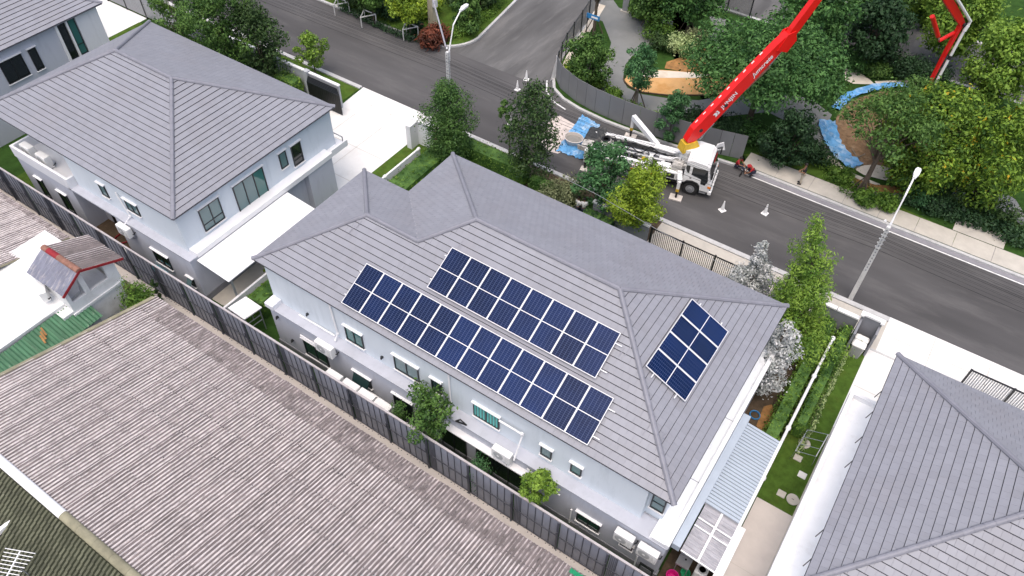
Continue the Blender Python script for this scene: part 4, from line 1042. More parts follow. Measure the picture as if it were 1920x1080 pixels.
# lawn things on the right
for i, (px, py) in enumerate(((1508, 832), (1486, 937))):
    q = G(px, py, .03); t = thing('manhole_cover', ('grey round manhole cover under the drying rack', 'grey round manhole cover beside the dry grass patch')[i], 'manhole cover', q, group='manhole covers on the side lawn')
    b = MB(); b.lathe(q, [(.30, 0), (.30, .05), (.27, .055), (.26, .05)], 24); b.build('cover', M['concrete'], t)
    b = MB(); b.box(q.x - .06, q.x + .06, q.y - .01, q.y + .01, q.z + .055, q.z + .065); b.build('handle', M['black'], t)
for i, (px, py, lab) in enumerate(((1496, 859, 'small square paving stone nearest the drying rack'), (1504, 891, 'whitest square paving stone in the middle of the side lawn'), (1465, 926, 'square paving stone nearest the concrete yard'))):
    q = G(px, py, .03); b = MB(); a = .2; b.bbox(q.x - a, q.x + a, q.y - a*.9, q.y + a*.9, 0.0, .075, .015); o = b.build('stepping_stone', M['concrete_pale' if i == 1 else 'concrete']); tag(o, lab, 'paving stone', 'square stones in the side lawn')
dr = thing('drying_rack', 'thin metal laundry drying rack standing on the side lawn', 'drying rack', G(1525, 838, .03))
r0, r1 = [G(1514, 806, .9), G(1553, 815, .9)], [G(1492, 845, .9), G(1530, 856, .9)]
for i, (p, q) in enumerate(((r0[0], r1[0]), (r0[1], r1[1]))):
    b = MB(); b.tube([p, q], .022, 6); b.build('side_rail', M['steel' if i == 0 else 'trim_white'], dr)
    for w_ in (p, q):
        b = MB(); b.tube([w_, Vector((w_.x + .05*(1 if i else -1), w_.y, .03))], .018, 6); b.build('leg', M['steel'], dr)
for k in range(4):
    b = MB(); f = k/3; b.tube([r0[0].lerp(r1[0], f), r0[1].lerp(r1[1], f)], .014, 6); b.build('cross_bar', M['steel'], dr)
hb = thing('garden_hose', 'coiled blue garden hose on the orange soil by the hedge', 'hose', G(1415, 779, .05))
q0 = G(1415, 779, .05); b = MB(); b.tube([(q0.x + math.cos(t)*.26, q0.y + math.sin(t)*.26, .06 + .005*t) for t in [i*.4 for i in range(40)]], .03, 5); b.build('coil', M['hose_blue'], hb)
# motorcycle in the carport
mo = thing('motorcycle', 'dark motorcycle parked in the shade of the carport opening', 'motorcycle', (-31.0, 22.6, 0), .6)
for x in (-.55, .6):
    b = MB(); b.tube([(x + math.cos(a)*.26, 0, .28 + math.sin(a)*.26) for a in [2*math.pi*i/18 for i in range(19)]], .05, 6); w_ = b.build('wheel', M['rubber'], mo, True)
    b = MB(); b.tube([(x, -.06, .28), (x, .06, .28)], .06, 8); b.build('hub', M['steel'], w_, True)
b = MB(); b.rings([[(-.6, -.1, .62), (-.6, .1, .62), (-.6, .1, .72), (-.6, -.1, .72)], [(-.1, -.13, .6), (-.1, .13, .6), (-.1, .13, .76), (-.1, -.13, .76)], [(.1, -.08, .5), (.1, .08, .5), (.1, .08, .68), (.1, -.08, .68)]]); b.build('seat', M['black'], mo, True)
b = MB(); b.rings([[(-.35, -.12, .25), (-.35, .12, .25), (-.35, .12, .58), (-.35, -.12, .58)], [(.25, -.1, .25), (.25, .1, .25), (.25, .1, .5), (.25, -.1, .5)], [(.5, -.14, .4), (.5, .14, .4), (.45, .14, .85), (.45, -.14, .85)]]); b.build('fairing', M['black'], mo, True)
b = MB(); b.tube([(.4, -.34, .98), (.46, 0, .95), (.4, .34, .98)], .02, 6); b.build('handlebar', M['steel'], mo, True)
b = MB(); b.tube([(.6, 0, .28), (.45, 0, .92)], .035, 6); b.build('fork', M['steel'], mo, True)

# ------------------------------------------------------------------ front boundary of the estate
fw_ = thing('front_wall', 'dark grey front wall with white coping beside the slat fence', 'wall', (-15.2, 33.2, 0))
b = MB(); b.box(-15.4, -11.5, 33.1, 33.3, 0, 1.75); b.build('panel', M['plinth'], fw_)
b = MB(); b.box(-15.45, -11.45, 33.06, 33.34, 1.75, 1.86); b.build('coping', M['trim_white'], fw_)
ff = thing('slat_fence', 'black metal bar fence along the verge behind the house', 'fence', (-11.4, 33.2, 0))
for k in range(6):
    x = -11.3 + k*2.1
    b = MB(); b.box(x - .05, x + .05, 33.14, 33.24, 0, 1.8); b.build('post', M['black'], ff)
for z in (.25, 1.68):
    b = MB(); b.box(-11.3, -.8, 33.16, 33.21, z, z + .07); b.build('rail', M['black'], ff)
b = MB()
for k in range(88):
    x = -11.24 + k*.1185; b.box(x, x + .03, 33.17, 33.2, .32, 1.68)
tag(b.build('bars', M['black'], ff), kind='stuff')
f2 = thing('front_wall', 'dark grey wall with white coping next to the gate pillar', 'wall', (-.8, 33.2, 0))
b = MB(); b.box(-.75, 1.45, 33.1, 33.3, 0, 1.8); b.build('panel', M['plinth'], f2)
b = MB(); b.box(-.8, .2, 33.06, 33.34, 1.8, 1.9); b.box(.25, 1.45, 33.06, 33.34, 1.8, 1.9); b.build('coping', M['trim_white'], f2)
gp = thing('gate_pillar', 'grey bin niche of the front gate with a white coped back wall', 'wall', (2.0, 33.2, 0))
b = MB(); b.box(1.5, 2.62, 33.2, 33.38, 0, 2.2); b.box(1.5, 1.62, 31.9, 33.2, 0, 1.9); b.box(2.5, 2.62, 32.5, 33.2, 0, 1.9); b.build('pillar', M['plinth'], gp)
b = MB(); b.box(1.42, 2.7, 33.16, 33.42, 2.2, 2.32); b.box(1.42, 1.62, 33.05, 33.16, 2.2, 2.3); b.box(2.5, 2.7, 33.05, 33.16, 2.2, 2.3); b.build('coping', M['trim_white'], gp)
bn = thing('wheelie_bin', 'tall pale bin with white lid standing in the gate niche', 'bin', (2.05, 32.35, 0.03))
b = MB(); b.rings([[(x*.8, y*.8, 0) for x, y in ((-.3, -.4), (.3, -.4), (.36, -.3), (.36, .35), (-.36, .35), (-.36, -.3))], [(x, y, .95) for x, y in ((-.3, -.4), (.3, -.4), (.36, -.3), (.36, .35), (-.36, .35), (-.36, -.3))]]); b.build('body', M['bin_grey'], bn, True)
b = MB(); b.bbox(-.37, .37, -.38, .1, .96, 1.06, .06); b.build('lid', M['ac_white'], bn, True)
b = MB(); b.bbox(-.37, .37, .1, .48, .98, 1.16, .06); b.build('lid_back', M['ac_white'], bn, True)
gl = thing('sliding_gate_track', 'white concrete gate rail across the right driveway entrance', 'gate track', (3, 33.2, .03))
b = MB(); b.box(2.7, 7.4, 33.14, 33.26, .03, .055); b.build('rail', M['kerb'], gl)
sf = thing('slat_fence', 'grey slatted gate panels at the right edge behind the corner roof', 'fence', (7.4, 33.3, 0))
for k in range(4):
    x = 7.45 + 2.15*k
    b = MB(); b.box(x - .05, x + .05, 33.24, 33.34, 0, 1.7); b.build('post', M['frame_dark'], sf)
    b = MB(); b.box(x + .05, x + 2.1, 33.26, 33.32, 1.6, 1.68); b.build('rail', M['frame_dark'], sf); b = MB(); b.box(x + .05, x + 2.1, 33.26, 33.32, .15, .22); b.build('rail', M['frame_dark'], sf)
    for q in range(17):
        b = MB(); b.box(x + .1 + .12*q, x + .16 + .12*q, 33.27, 33.31, .22, 1.6); b.build('slat', M['metal_grey'], sf)
# left house front: walls, stacked gate, pillar
wl = thing('front_wall', 'grey front wall with white coping before the left house', 'wall', (-48, 33.2, 0))
for x0, x1 in ((-48.5, -43.4), (-42.7, -40.2), (-39.9, -37.0)):
    b = MB(); b.box(x0, x1, 33.14, 33.3, 0, 1.9); b.build('panel', M['render_grey'], wl)
    b = MB(); b.box(x0 - .03, x1 + .03, 33.1, 33.34, 1.9, 2.0); b.build('coping', M['trim_white'], wl)
for x in (-43.1, -40.05):
    b = MB(); b.box(x - .3, x + .1, 32.95, 33.34, 0, 2.1); b.build('pier', M['render_grey'], wl)
gt2 = thing('folding_gate', 'open black metal gate stacked behind the grey front wall', 'gate', (-40, 32.8, 0))
for k in range(5):
    y = 32.95 - .13*k; x0 = -39.9 + .1*k; x1 = -37.0 + .18*k
    f_ = MB(); f_.box(x0, x1, y, y + .05, 1.72, 1.8); f_.box(x0, x1, y, y + .05, .1, .18); f_.box(x0, x0 + .06, y, y + .05, .18, 1.72); f_.box(x1 - .06, x1, y, y + .05, .18, 1.72); fo = f_.build('gate_leaf', M['frame_dark'], gt2)
    for q in range(14):
        b = MB(); xx = x0 + .1 + (x1 - x0 - .2)*q/14; b.box(xx, xx + (x1 - x0 - .2)/16, y + .01, y + .035, .18, 1.72); b.build('slat', M['black'], fo)
    for xx in (x0 + .3, x1 - .2):
        b = MB(); b.tube([(xx, y, .08), (xx, y + .05, .08)], .07, 10); b.build('wheel', M['steel'], fo)
lp_ = thing('gate_pillar', 'white gate pillar with a black mail slot beside the cypress tree', 'wall', (-29.7, 33.2, 0))
b = MB(); b.box(-30.0, -29.6, 32.3, 33.3, 0, 1.95); b.box(-29.6, -28.3, 33.1, 33.3, 0, 1.8); b.build('pillar', M['wall_white'], lp_)
b = MB(); b.box(-30.08, -28.25, 33.05, 33.36, 1.95, 2.05); b.build('coping', M['trim_white'], lp_)
b = MB(); b.box(-30.03, -30.0, 32.4, 32.6, .9, 1.6); b.build('mail_slot', M['black'], lp_)
for k in range(2):
    b = MB(); b.box(-30.06, -30.02, 32.9 + .12*k, 32.95 + .12*k, .3, .9); b.build('bolt', M['black'], lp_)
dfen = thing('slat_fence', 'grey slatted fence at the top left beyond the white driveway', 'fence', (-64, 33.2, 0))
for k in range(5):
    x = -64.5 + 2.6*k
    b = MB(); b.box(x - .06, x + .06, 33.15, 33.28, 0, 1.95); b.build('post', M['frame_dark'], dfen)
    for q in range(12):
        b = MB(); b.box(x + .06, x + 2.54, 33.19, 33.24, .2 + .145*q, .31 + .145*q); b.build('slat', M['metal_grey'], dfen)
# ------------------------------------------------------------------ concrete pump truck, front to the right
YAW = math.radians(12)
cY, sY = math.cos(YAW), math.sin(YAW)
def uvw(u, v, z=0.0): return Vector((u*cY - v*sY, u*sY + v*cY, z))
TR = uvw(-6.5, 42.0)
truck = thing('concrete_pump_truck', 'white concrete pump truck with a raised red boom parked on the road', 'truck', TR, YAW)
def TL(p):                                     # world point -> truck coordinates
    d = Vector(p) - TR
    return Vector((d.x*cY + d.y*sY, -d.x*sY + d.y*cY, d.z))
def tb(name, b, m, parent=None, smooth=False): return b.build(name, M[m] if isinstance(m, str) else [M[x] for x in m], parent or truck, True, smooth)
b = MB(); b.box(-4.0, 4.4, -.45, -.3, .75, 1.0); b.box(-4.0, 4.4, .3, .45, .75, 1.0)
for x in (-3.6, -1.8, 0.2, 2.2, 4.0): b.box(x, x + .15, -.3, .3, .78, .95)
b.box(-2.9, 2.6, -1.0, 1.0, .55, .74); tb('chassis', b, 'chassis')
b = MB(); b.box(-3.9, 2.7, -1.12, 1.15, 1.0, 1.18); tb('deck', b, 'chassis')
# cab: side profile extruded
prof = [(4.78, .62), (4.82, 1.25), (4.70, 1.45), (4.48, 2.45), (4.25, 2.66), (3.35, 2.74), (2.95, 2.62), (2.9, 1.0), (2.98, .95), (3.02, 1.0), (3.2, 1.16), (3.55, 1.24), (3.9, 1.16), (4.1, .98), (4.15, .62)]
def side(y, inset=0.0): return [(x, y, z) for x, z in prof]
b = MB(); ys = (-1.25, 1.25)
inset = [0 if z < 1.5 else .10*(z - 1.5)/1.2 for x, z in prof]
b.rings([[(x, -1.25 + i, z) for (x, z), i in zip(prof, inset)], [(x, 1.25 - i, z) for (x, z), i in zip(prof, inset)]]); tb('cab', b, 'truck_white')
b = MB(); b.add([(4.725, -1.12, 1.52), (4.725, 1.12, 1.52), (4.51, 1.05, 2.40), (4.51, -1.05, 2.40)], [(0, 1, 2, 3)]); tb('windscreen', b, 'glass_dark')
for y in (-.5, .45):
    b = MB(); b.bar((4.76, y, 1.55), (4.66, y - .45, 1.95), .025); tb('wiper', b, 'black')
b = MB(); b.add([(4.60, -.1, 2.15), (4.60, 1.0, 2.15), (4.535, 1.0, 2.38), (4.535, -.1, 2.38)], [(0, 1, 2, 3)]); tb('windscreen_sticker', b, 'shirt_red')
for s_ in (-1, 1):
    dyt = lambda z: s_*(1.262 - .10*max(0, z - 1.5)/1.2)
    d = MB(); d.add([(x, dyt(z) + s_*.004, z) for x, z in ((3.28, 1.18), (3.9, 1.2), (4.16, 1.0), (4.5, 1.0), (4.62, 1.45), (4.42, 2.4), (3.28, 2.4))], [(0, 1, 2, 3, 4, 5, 6)]); do = tb('door', d, 'truck_white')
    w_ = MB(); w_.add([(x, dyt(z) + s_*.012, z) for x, z in ((3.42, 1.72), (4.1, 1.55), (4.12, 1.15), (4.42, 1.12), (4.56, 1.5), (4.40, 2.32), (3.42, 2.32))], [(0, 1, 2, 3, 4, 5, 6)]); w_.build('door_window', M['glass_dark'], do, True)
    w_ = MB(); w_.box(3.34, 3.46, s_*1.262 - .012 if s_ > 0 else -1.28, s_*1.262 + .02 if s_ > 0 else -1.255, 1.42, 1.47); w_.build('handle', M['black'], do, True)
    q = MB(); q.add([(x, dyt(z) + s_*.010, z) for x, z in ((2.98, 2.35), (2.98, 2.1), (3.1, 1.85), (3.24, 1.8), (3.24, 2.35))], [(0, 1, 2, 3, 4)]); tb('quarter_window', q, 'glass_dark')
    q = MB(); q.tube([(4.5, s_*1.2, 2.45), (4.78, s_*1.42, 2.4)], .02, 6); qo = tb('mirror_arm', q, 'black'); q = MB(); q.bbox(4.72, 4.8, s_*1.45 - .1, s_*1.45 + .1, 1.95, 2.4, .02); q.build('mirror', M['black'], qo, True)
    q = MB(); q.box(4.79, 4.86, s_*1.0 - .18, s_*1.0 + .18, .72, .92); tb('headlight', q, 'glass_grey')
    q = MB(); q.box(4.62, 4.84, s_*1.26 - .02, s_*1.26 + .02, .95, 1.1); tb('indicator', q, 'orange')
    q = MB(); q.rings([[(x, s_*1.27 - .05, z) for x, z in a] for a in ([(3.0 + .0, .95), (3.08, 1.05), (3.2, 1.2), (3.54, 1.28), (3.9, 1.2), (4.08, 1.0), (4.0, .96), (3.86, 1.12), (3.54, 1.2), (3.24, 1.12)],)] + [[(x, s_*1.27 + .05, z) for x, z in [(3.0, .95), (3.08, 1.05), (3.2, 1.2), (3.54, 1.28), (3.9, 1.2), (4.08, 1.0), (4.0, .96), (3.86, 1.12), (3.54, 1.2), (3.24, 1.12)]]]); tb('wheel_arch', q, 'chassis')
    q = MB(); q.box(4.15, 4.6, s_*1.15 - .1, s_*1.15 + .1, .42, .50); tb('step', q, 'metal_grey')
b = MB(); b.bbox(4.70, 4.95, -1.28, 1.28, .45, .72, .04); tb('bumper', b, 'truck_white')
for k in range(4):
    b = MB(); b.box(4.82, 4.845, -.85, .85, .95 + .1*k, 1.0 + .1*k); tb('grille_slat', b, 'chassis')
b = MB(); b.bar((4.4, 1.2, 2.62), (4.75, 1.75, 2.5), .07, .28); b.bar((4.75, 1.75, 2.5), (4.9, 1.75, 2.05), .07, .12); b.bar((4.3, 1.25, 2.2), (4.85, 1.72, 2.1), .05, .08); tb('far_mirror_bracket', b, 'truck_white')
# wheels
def wheel(x, y, w=.32, r=.52):
    s_ = 1 if y > 0 else -1
    o = MB(); pr = [(r*.6, -w/2), (r*.93, -w/2), (r, -w/2 + .06), (r, w/2 - .06), (r*.93, w/2), (r*.6, w/2)]; rs = []
    for rr, t in pr: rs.append([(x + math.cos(a)*rr, y + t, r + math.sin(a)*rr) for a in [2*math.pi*i/28 for i in range(28)]])
    o.rings(rs); ty = tb('wheel', o, 'rubber')
    p = MB(); rs = [[(x + math.cos(a)*rr, y + s_*t, r + math.sin(a)*rr) for a in [2*math.pi*i/20 for i in range(20)]] for rr, t in ((r*.58, w/2 + .004), (r*.5, w/2 - .06), (r*.3, w/2 - .03), (r*.26, w/2 + .06), (r*.12, w/2 + .07))]
    p.rings(rs); rm = p.build('rim', M['metal_grey'], ty, True)
    for i in range(8):
        a = 2*math.pi*i/8; p = MB(); cx, cz = x + math.cos(a)*r*.4, r + math.sin(a)*r*.4; p.rings([[(cx + math.cos(q)*.03, y + s_*(w/2 - .04), cz + math.sin(q)*.03) for q in [math.pi*k/3 for k in range(6)]], [(cx + math.cos(q)*.025, y + s_*(w/2 + .02), cz + math.sin(q)*.025) for q in [math.pi*k/3 for k in range(6)]]]); p.build('wheel_nut', M['steel'], rm, True)
for y in (-1.08, 1.08):
    wheel(3.54, y)
    for x in (-1.0, -2.35): wheel(x, y, .5)
# body along the near side: box beams, number board, tool boxes
b = MB(); b.bbox(-3.55, .55, -1.22, -.98, 1.3, 1.62, .03); tb('outrigger_beam', b, 'truck_white')
b = MB(); b.box(-2.6, .9, -1.27, -1.2, 1.02, 1.3); sb = tb('side_board', b, 'truck_white')
b = MB(); b.box(-2.6, .9, -1.29, -1.23, .96, 1.015); b.build('orange_stripe', M['orange'], sb, True)
def text_mesh(name, body, size, matrix, m, parent, extrude=.004, shear=0.0, spacing=1.0):
    cu = bpy.data.curves.new(name, 'FONT'); cu.body = body; cu.size = size; cu.extrude = extrude; cu.align_x = 'CENTER'; cu.align_y = 'CENTER'; cu.shear = shear; cu.space_character = spacing; cu.offset = size*.018
    o = bpy.data.objects.new(name, cu); COL.objects.link(o)
    dg = bpy.context.evaluated_depsgraph_get(); me = bpy.data.meshes.new_from_object(o.evaluated_get(dg)); bpy.data.objects.remove(o)
    me.materials.clear(); me.materials.append(m)
    q = bpy.data.objects.new(name, me); link(q, parent); q.matrix_local = matrix
    return q
def frame_m(X, Zn, o):
    X = Vector(X).normalized(); Zn = Vector(Zn).normalized(); Y = Zn.cross(X)
    return Matrix(((X.x, Y.x, Zn.x, o[0]), (X.y, Y.y, Zn.y, o[1]), (X.z, Y.z, Zn.z, o[2]), (0, 0, 0, 1)))
text_mesh('phone_number', '09-270-055', .34, frame_m((1, 0, 0), (0, -1, 0), (-.75, -1.275, 1.16)), M['black'], sb)
b = MB(); b.box(-.5, .55, -1.282, -1.272, 1.26, 1.292); b.build('red_stripe', M['shirt_red'], sb, True)
b = MB(); b.bbox(.95, 2.55, -1.26, -.5, .98, 1.52, .03); bx_ = tb('tool_box', b, 'truck_white')
b = MB(); b.box(1.75, 2.35, -1.275, -1.25, 1.05, 1.4); b.build('vent', M['chassis'], bx_, True)
b = MB(); b.box(1.1, 1.5, -1.272, -1.25, 1.06, 1.12); b.build('latch', M['yellow'], bx_, True)
b = MB(); b.bbox(1.2, 1.9, -1.1, -.55, 1.53, 1.68, .03); tb('locker_lid', b, 'truck_white')
b = MB(); b.bbox(2.0, 2.7, -1.0, -.3, 1.5, 2.0, .06); tb('oil_tank', b, 'truck_dirty')
b = MB(); b.bbox(.35, .62, -.85, -.35, 1.18, 1.9, .04); tb('radiator', b, 'truck_white')
b = MB(); b.box(.34, .35, -.8, -.4, 1.24, 1.84); tb('radiator_core', b, 'chassis')
# pumping gear on the deck
rnd = random.Random(21)
for y, r_, x0, x1 in ((.12, .13, -3.4, 1.6), (-.28, .13, -3.4, 1.4)):
    b = MB(); b.tube([(x0, y, 1.42), (x1, y, 1.5)], r_, 10); tb('pump_cylinder', b, 'metal_grey')
b = MB(); b.tube([(-3.9, .8, 1.55), (-1.0, .85, 1.6), (1.8, .55, 1.7), (2.5, .3, 2.2)], .085, 8); tb('delivery_pipe', b, 'truck_white')
b = MB(); b.bar((-4.2, 1.1, 1.42), (.6, 1.18, 1.48), .16, .16); tb('outrigger_beam', b, 'truck_white')
b = MB(); b.bar((.4, .95, 1.5), (2.5, .75, 1.62), .5, .3); tb('outrigger_housing', b, 'truck_white')
b = MB(); b.bar((1.0, -.2, 1.6), (2.4, -.1, 1.75), .25, .22); tb('boom_rest', b, 'truck_white')
for k in range(64):
    x = rnd.uniform(-3.3, 1.2); y = rnd.uniform(-.75, .75); b = MB(); a = rnd.uniform(.05, .17); h = rnd.uniform(.05, .22)
    if k % 3 == 0: b.tube([(x, y, 1.25 + h), (x + rnd.uniform(.2, .7), y + rnd.uniform(-.3, .3), 1.28 + h)], .03 + .03*rnd.random(), 6)
    elif k % 3 == 1: b.bbox(x - a, x + a, y - a*.8, y + a*.8, 1.18, 1.2 + h*1.6, .02)
    else: b.lathe((x, y, 1.18), [(a, 0), (a, h), (a*.6, h + .08)], 9)
    tb('machinery', b, rnd.choice(['truck_dirty', 'chassis', 'chassis', 'metal_grey', 'truck_dirty', 'black', 'fascia', 'tile_green']))
for k in range(9):
    x = -3.2 + .62*k; y = rnd.uniform(-.6, .5); b = MB(); b.tube([(x, y, 1.5), (x + .3, y + rnd.uniform(-.3, .3), 1.85), (x + .8, y + rnd.uniform(-.3, .4), 1.8), (x + 1.2, y + rnd.uniform(-.2, .3), 1.45)], .035, 6); tb('hose', b, 'black')
b = MB(); b.lathe((.0, -.55, 1.3), [(.1, 0), (.14, .2), (.12, .25)], 12); tb('grease_pot', b, 'yellow')
b = MB(); b.lathe((-2.9, .15, 1.2), [(.42, 0), (.45, .3), (.38, .5), (.3, .52)], 16); hh = tb('mixer_motor', b, 'truck_dirty')
b = MB(); b.lathe((-2.9, .15, 1.725), [(.33, 0), (.33, .03), (.2, .04), (.18, .0)], 18); b.build('hand_wheel', M['black'], hh, True)
# hopper at the tail with dark tarpaulin
b = MB(); b.rings([[(-4.35, -.8, 1.5), (-3.6, -.8, 1.6), (-3.6, .95, 1.6), (-4.35, .95, 1.5)], [(-4.2, -.45, .75), (-3.85, -.45, .75), (-3.85, .6, .75), (-4.45, .6, .75)]]); tb('hopper', b, 'truck_dirty')
b = MB(); nx, ny = 12, 10; vs = []
for i in range(nx + 1):
    for j in range(ny + 1):
        x = -4.45 + 1.35*i/nx; y = -.25 + 1.5*j/ny; vs.append((x, y, 1.62 + .28*math.exp(-((i - 9)/3)**2) * (.5 + .5*math.sin(j*1.7 + i)) + .05*math.sin(i*2.3 + j*1.4) - .35*(j == 0) - .3*(i == 0)))
b.add(vs, [(i*(ny+1)+j, (i+1)*(ny+1)+j, (i+1)*(ny+1)+j+1, i*(ny+1)+j+1) for i in range(nx) for j in range(ny)]); tb('hopper_cover', b, 'tarp_dark', smooth=True)
b = MB(); b.bar((-4.6, -.75, 1.2), (-3.8, -1.0, 1.35), .1, .35); tb('tail_bracket', b, 'truck_dirty')
# outriggers
def jack(name, root, end, ztop=1.55):
    r_, e_ = Vector(root), Vector(end)
    b = MB(); b.bar(r_, (e_.x, e_.y, ztop), .3, .34); o = tb(name, b, 'truck_white')
    b = MB(); b.box(e_.x - .1, e_.x + .1, e_.y - .1, e_.y + .1, .75, ztop); b.build('jack_tube', M['truck_white'], o, True)
    b = MB(); b.box(e_.x - .105, e_.x + .105, e_.y - .105, e_.y + .105, .62, .85); b.build('yellow_band', M['yellow'], o, True)
    b = MB(); b.lathe((e_.x, e_.y, .08), [(.075, 0), (.075, .6)], 10); b.build('jack_ram', M['black'], o, True)
    b = MB(); b.box(e_.x - .42, e_.x + .42, e_.y - .3, e_.y + .3, 0.0, .08); b.build('foot_plate', M['concrete_warm'], o, True)
jack('outrigger', (2.62, -1.1, 1.55), (2.82, -1.9, 0), 1.45)
jack('outrigger', (.55, 1.15, 1.5), (-1.85, 3.35, 0), 1.75)
b = MB(); b.bbox(-3.95, -3.62, -1.45, -1.1, .6, 1.62, .08); ro = tb('outrigger', b, 'truck_white'); b = MB(); b.box(-4.05, -3.5, -1.7, -1.2, 0, .06); b.build('foot_plate', M['concrete_warm'], ro, True); b = MB(); b.box(-3.86, -3.72, -1.4, -1.2, .06, .6); b.build('jack_ram', M['black'], ro, True)
# boom, in its own vertical plane
BB = Vector((-12.6, 40.6, 0)); bd = Vector((.5816, .8135, 0)).normalized(); bn_ = Vector((bd.y, -bd.x, 0))
def bp(s, z, off=0.0): return TL(BB + bd*s + Vector((0, 0, z)) + bn_*off)
bt = lambda v: Vector((v.x*cY + v.y*sY, -v.x*sY + v.y*cY, v.z))
b = MB(); c0 = bp(0, 0); b.lathe((c0.x, c0.y, 1.18), [(.55, 0), (.55, .25), (.42, .3), (.40, 1.2), (.5, 1.25), (.5, 1.5)], 20); tb('turret', b, 'truck_white')
b = MB(); b.rings([[bp(-.55, 2.45, o) for o in (-.38, .38)] + [bp(.75, 2.6, o) for o in (.38, -.38)], [bp(-.45, 3.1, o) for o in (-.34, .34)] + [bp(.45, 3.2, o) for o in (.34, -.34)]]); tb('slew_head', b, 'yellow')
def girder(name, pts, w, m='boom_red'):
    """pts: list of (s, z, half height) ; box girder"""
    rs = []
    for k, (s, z, h) in enumerate(pts):
        a = pts[max(k-1, 0)]; c = pts[min(k+1, len(pts)-1)]
        dx, dzz = c[0]-a[0], c[1]-a[1]; L = math.hypot(dx, dzz); nx_, nz_ = -dzz/L, dx/L
        rs.append([bp(s - nx_*h, z - nz_*h, -w/2), bp(s - nx_*h, z - nz_*h, w/2), bp(s + nx_*h, z + nz_*h, w/2), bp(s + nx_*h, z + nz_*h, -w/2)])
    b = MB(); b.rings(rs); return tb(name, b, m)
g1 = girder('boom_section', [(-.15, 3.15, .25), (.35, 3.85, .48), (3.0, 6.95, .46), (4.9, 9.15, .36), (5.45, 9.85, .22)], .52)
g2 = girder('boom_section', [(5.25, 9.2, .16), (5.75, 10.1, .30), (7.2, 12.8, .26), (9.4, 16.8, .18)], .36)
for o_ in (-.3, .3):
    b = MB(); b.rings([[bp(s, z, o_ + q) for s, z in ((4.7, 9.0), (5.5, 8.75), (5.95, 9.5), (5.7, 10.15), (5.2, 10.0))] for q in (-.03, .03)]); tb('elbow_plate', b, 'boom_red')
g3 = girder('boom_section', [(9.2, 17.0, .18), (14, 13.0, .2), (18.2, 9.45, .25), (19.5, 8.3, .22), (20.1, 7.75, .12)], .3)
g4 = girder('boom_section', [(19.9, 8.0, .16), (19.75, 5.9, .12), (19.7, 4.6, .09), (19.65, 3.0, .08)], .24)
def btube(name, pts, r, m, n=8):
    b = MB(); b.tube([bp(*p) for p in pts], r, n); return tb(name, b, m)
btube('boom_pipe', [(18.6, 9.6, .36), (15, 12.6, .36), (9.6, 17.1, .36)], .10, 'truck_white')
btube('boom_pipe', [(18.6, 9.6, .36), (20.2, 8.2, .34), (20.15, 7.8, .34)], .10, 'truck_white')
btube('boom_pipe', [(20.1, 7.55, .3), (20.0, 5.5, .3)], .10, 'truck_white'); btube('boom_pipe', [(19.98, 5.4, .3), (19.85, 3.0, .3), (19.8, 1.0, .28)], .10, 'truck_white')
btube('pipe_clamp', [(20.0, 5.35, .3), (20.0, 5.65, .3)], .13, 'chassis'); btube('pipe_clamp', [(20.1, 7.5, .32), (20.16, 7.9, .33)], .13, 'truck_white')
btube('ram_cylinder', [(.75, 3.1, .0), (1.6, 4.2, 0)], .1, 'steel'); btube('ram_cylinder', [(3.4, 6.4, 0), (4.7, 7.75, 0)], .13, 'rust_clay'); btube('ram_rod', [(4.7, 7.75, 0), (5.7, 9.2, 0)], .06, 'steel')
btube('ram_cylinder', [(17.0, 8.9, -.1), (18.4, 7.2, -.1)], .16, 'boom_red'); btube('link_arm', [(18.7, 6.8, -.1), (20.0, 7.3, -.1)], .13, 'boom_red'); btube('ram_rod', [(18.4, 7.2, -.1), (18.75, 6.8, -.1)], .05, 'steel')
for s, z in ((.55, 4.0), (5.05, 9.2), (5.4, 9.65), (20.0, 7.9), (2.0, 5.6)):
    b = MB(); rs = [[bp(s + math.cos(a)*.13, z + math.sin(a)*.13, o) for a in [2*math.pi*i/12 for i in range(12)]] for o in (-.29, .29)]; b.rings(rs); tb('pivot_pin', b, 'chassis')
d1 = Vector((3.0 - .35, 0, 6.95 - 3.85)).normalized(); X1v = bt(bd*d1.x + Vector((0, 0, d1.z))); Zv = bt(bn_)
for k in range(9):
    s, z = .6 + .45*k, 4.14 + .526*k; nx_, nz_ = -d1.z, d1.x
    b = MB(); b.bar(bp(s + nx_*.48, z + nz_*.48, -.1), bp(s + .22*d1.x + nx_*.48, z + .22*d1.z + nz_*.48, -.1), .06, .05); tb('boom_bracket', b, 'truck_white')
def on_boom(s, drop=.0, off=.275):
    z = 3.85 + (s - .35)*(6.95 - 3.85)/(3.0 - .35); return bp(s + d1.z*drop, z - d1.x*drop, off)
text_mesh('boom_lettering', 'JUNJIN', .42, frame_m(X1v, Zv, on_boom(2.15)), M['trim_white'], g1, spacing=1.05)
b = MB(); q = [(-.19, -.18), (.19, -.18), (.19, .18), (-.19, .18)]
def bl(s, pts, nm):
    b = MB(); fm = frame_m(X1v, Zv, on_boom(s)); b.add([fm @ Vector((x, y, .0)) for x, y in pts] + [fm @ Vector((x, y, .004)) for x, y in pts], [tuple(range(len(pts))), tuple(range(len(pts), 2*len(pts)))]); b.build(nm, M['trim_white'], g1, True)
bl(1.42, [(-.2, -.17), (-.02, -.17), (.08, .02), (-.02, .17), (-.2, .17), (-.1, .0)], 'boom_emblem'); bl(1.42, [(.02, -.17), (.2, -.17), (.2, .17), (.04, .17), (.14, .02)], 'boom_emblem')
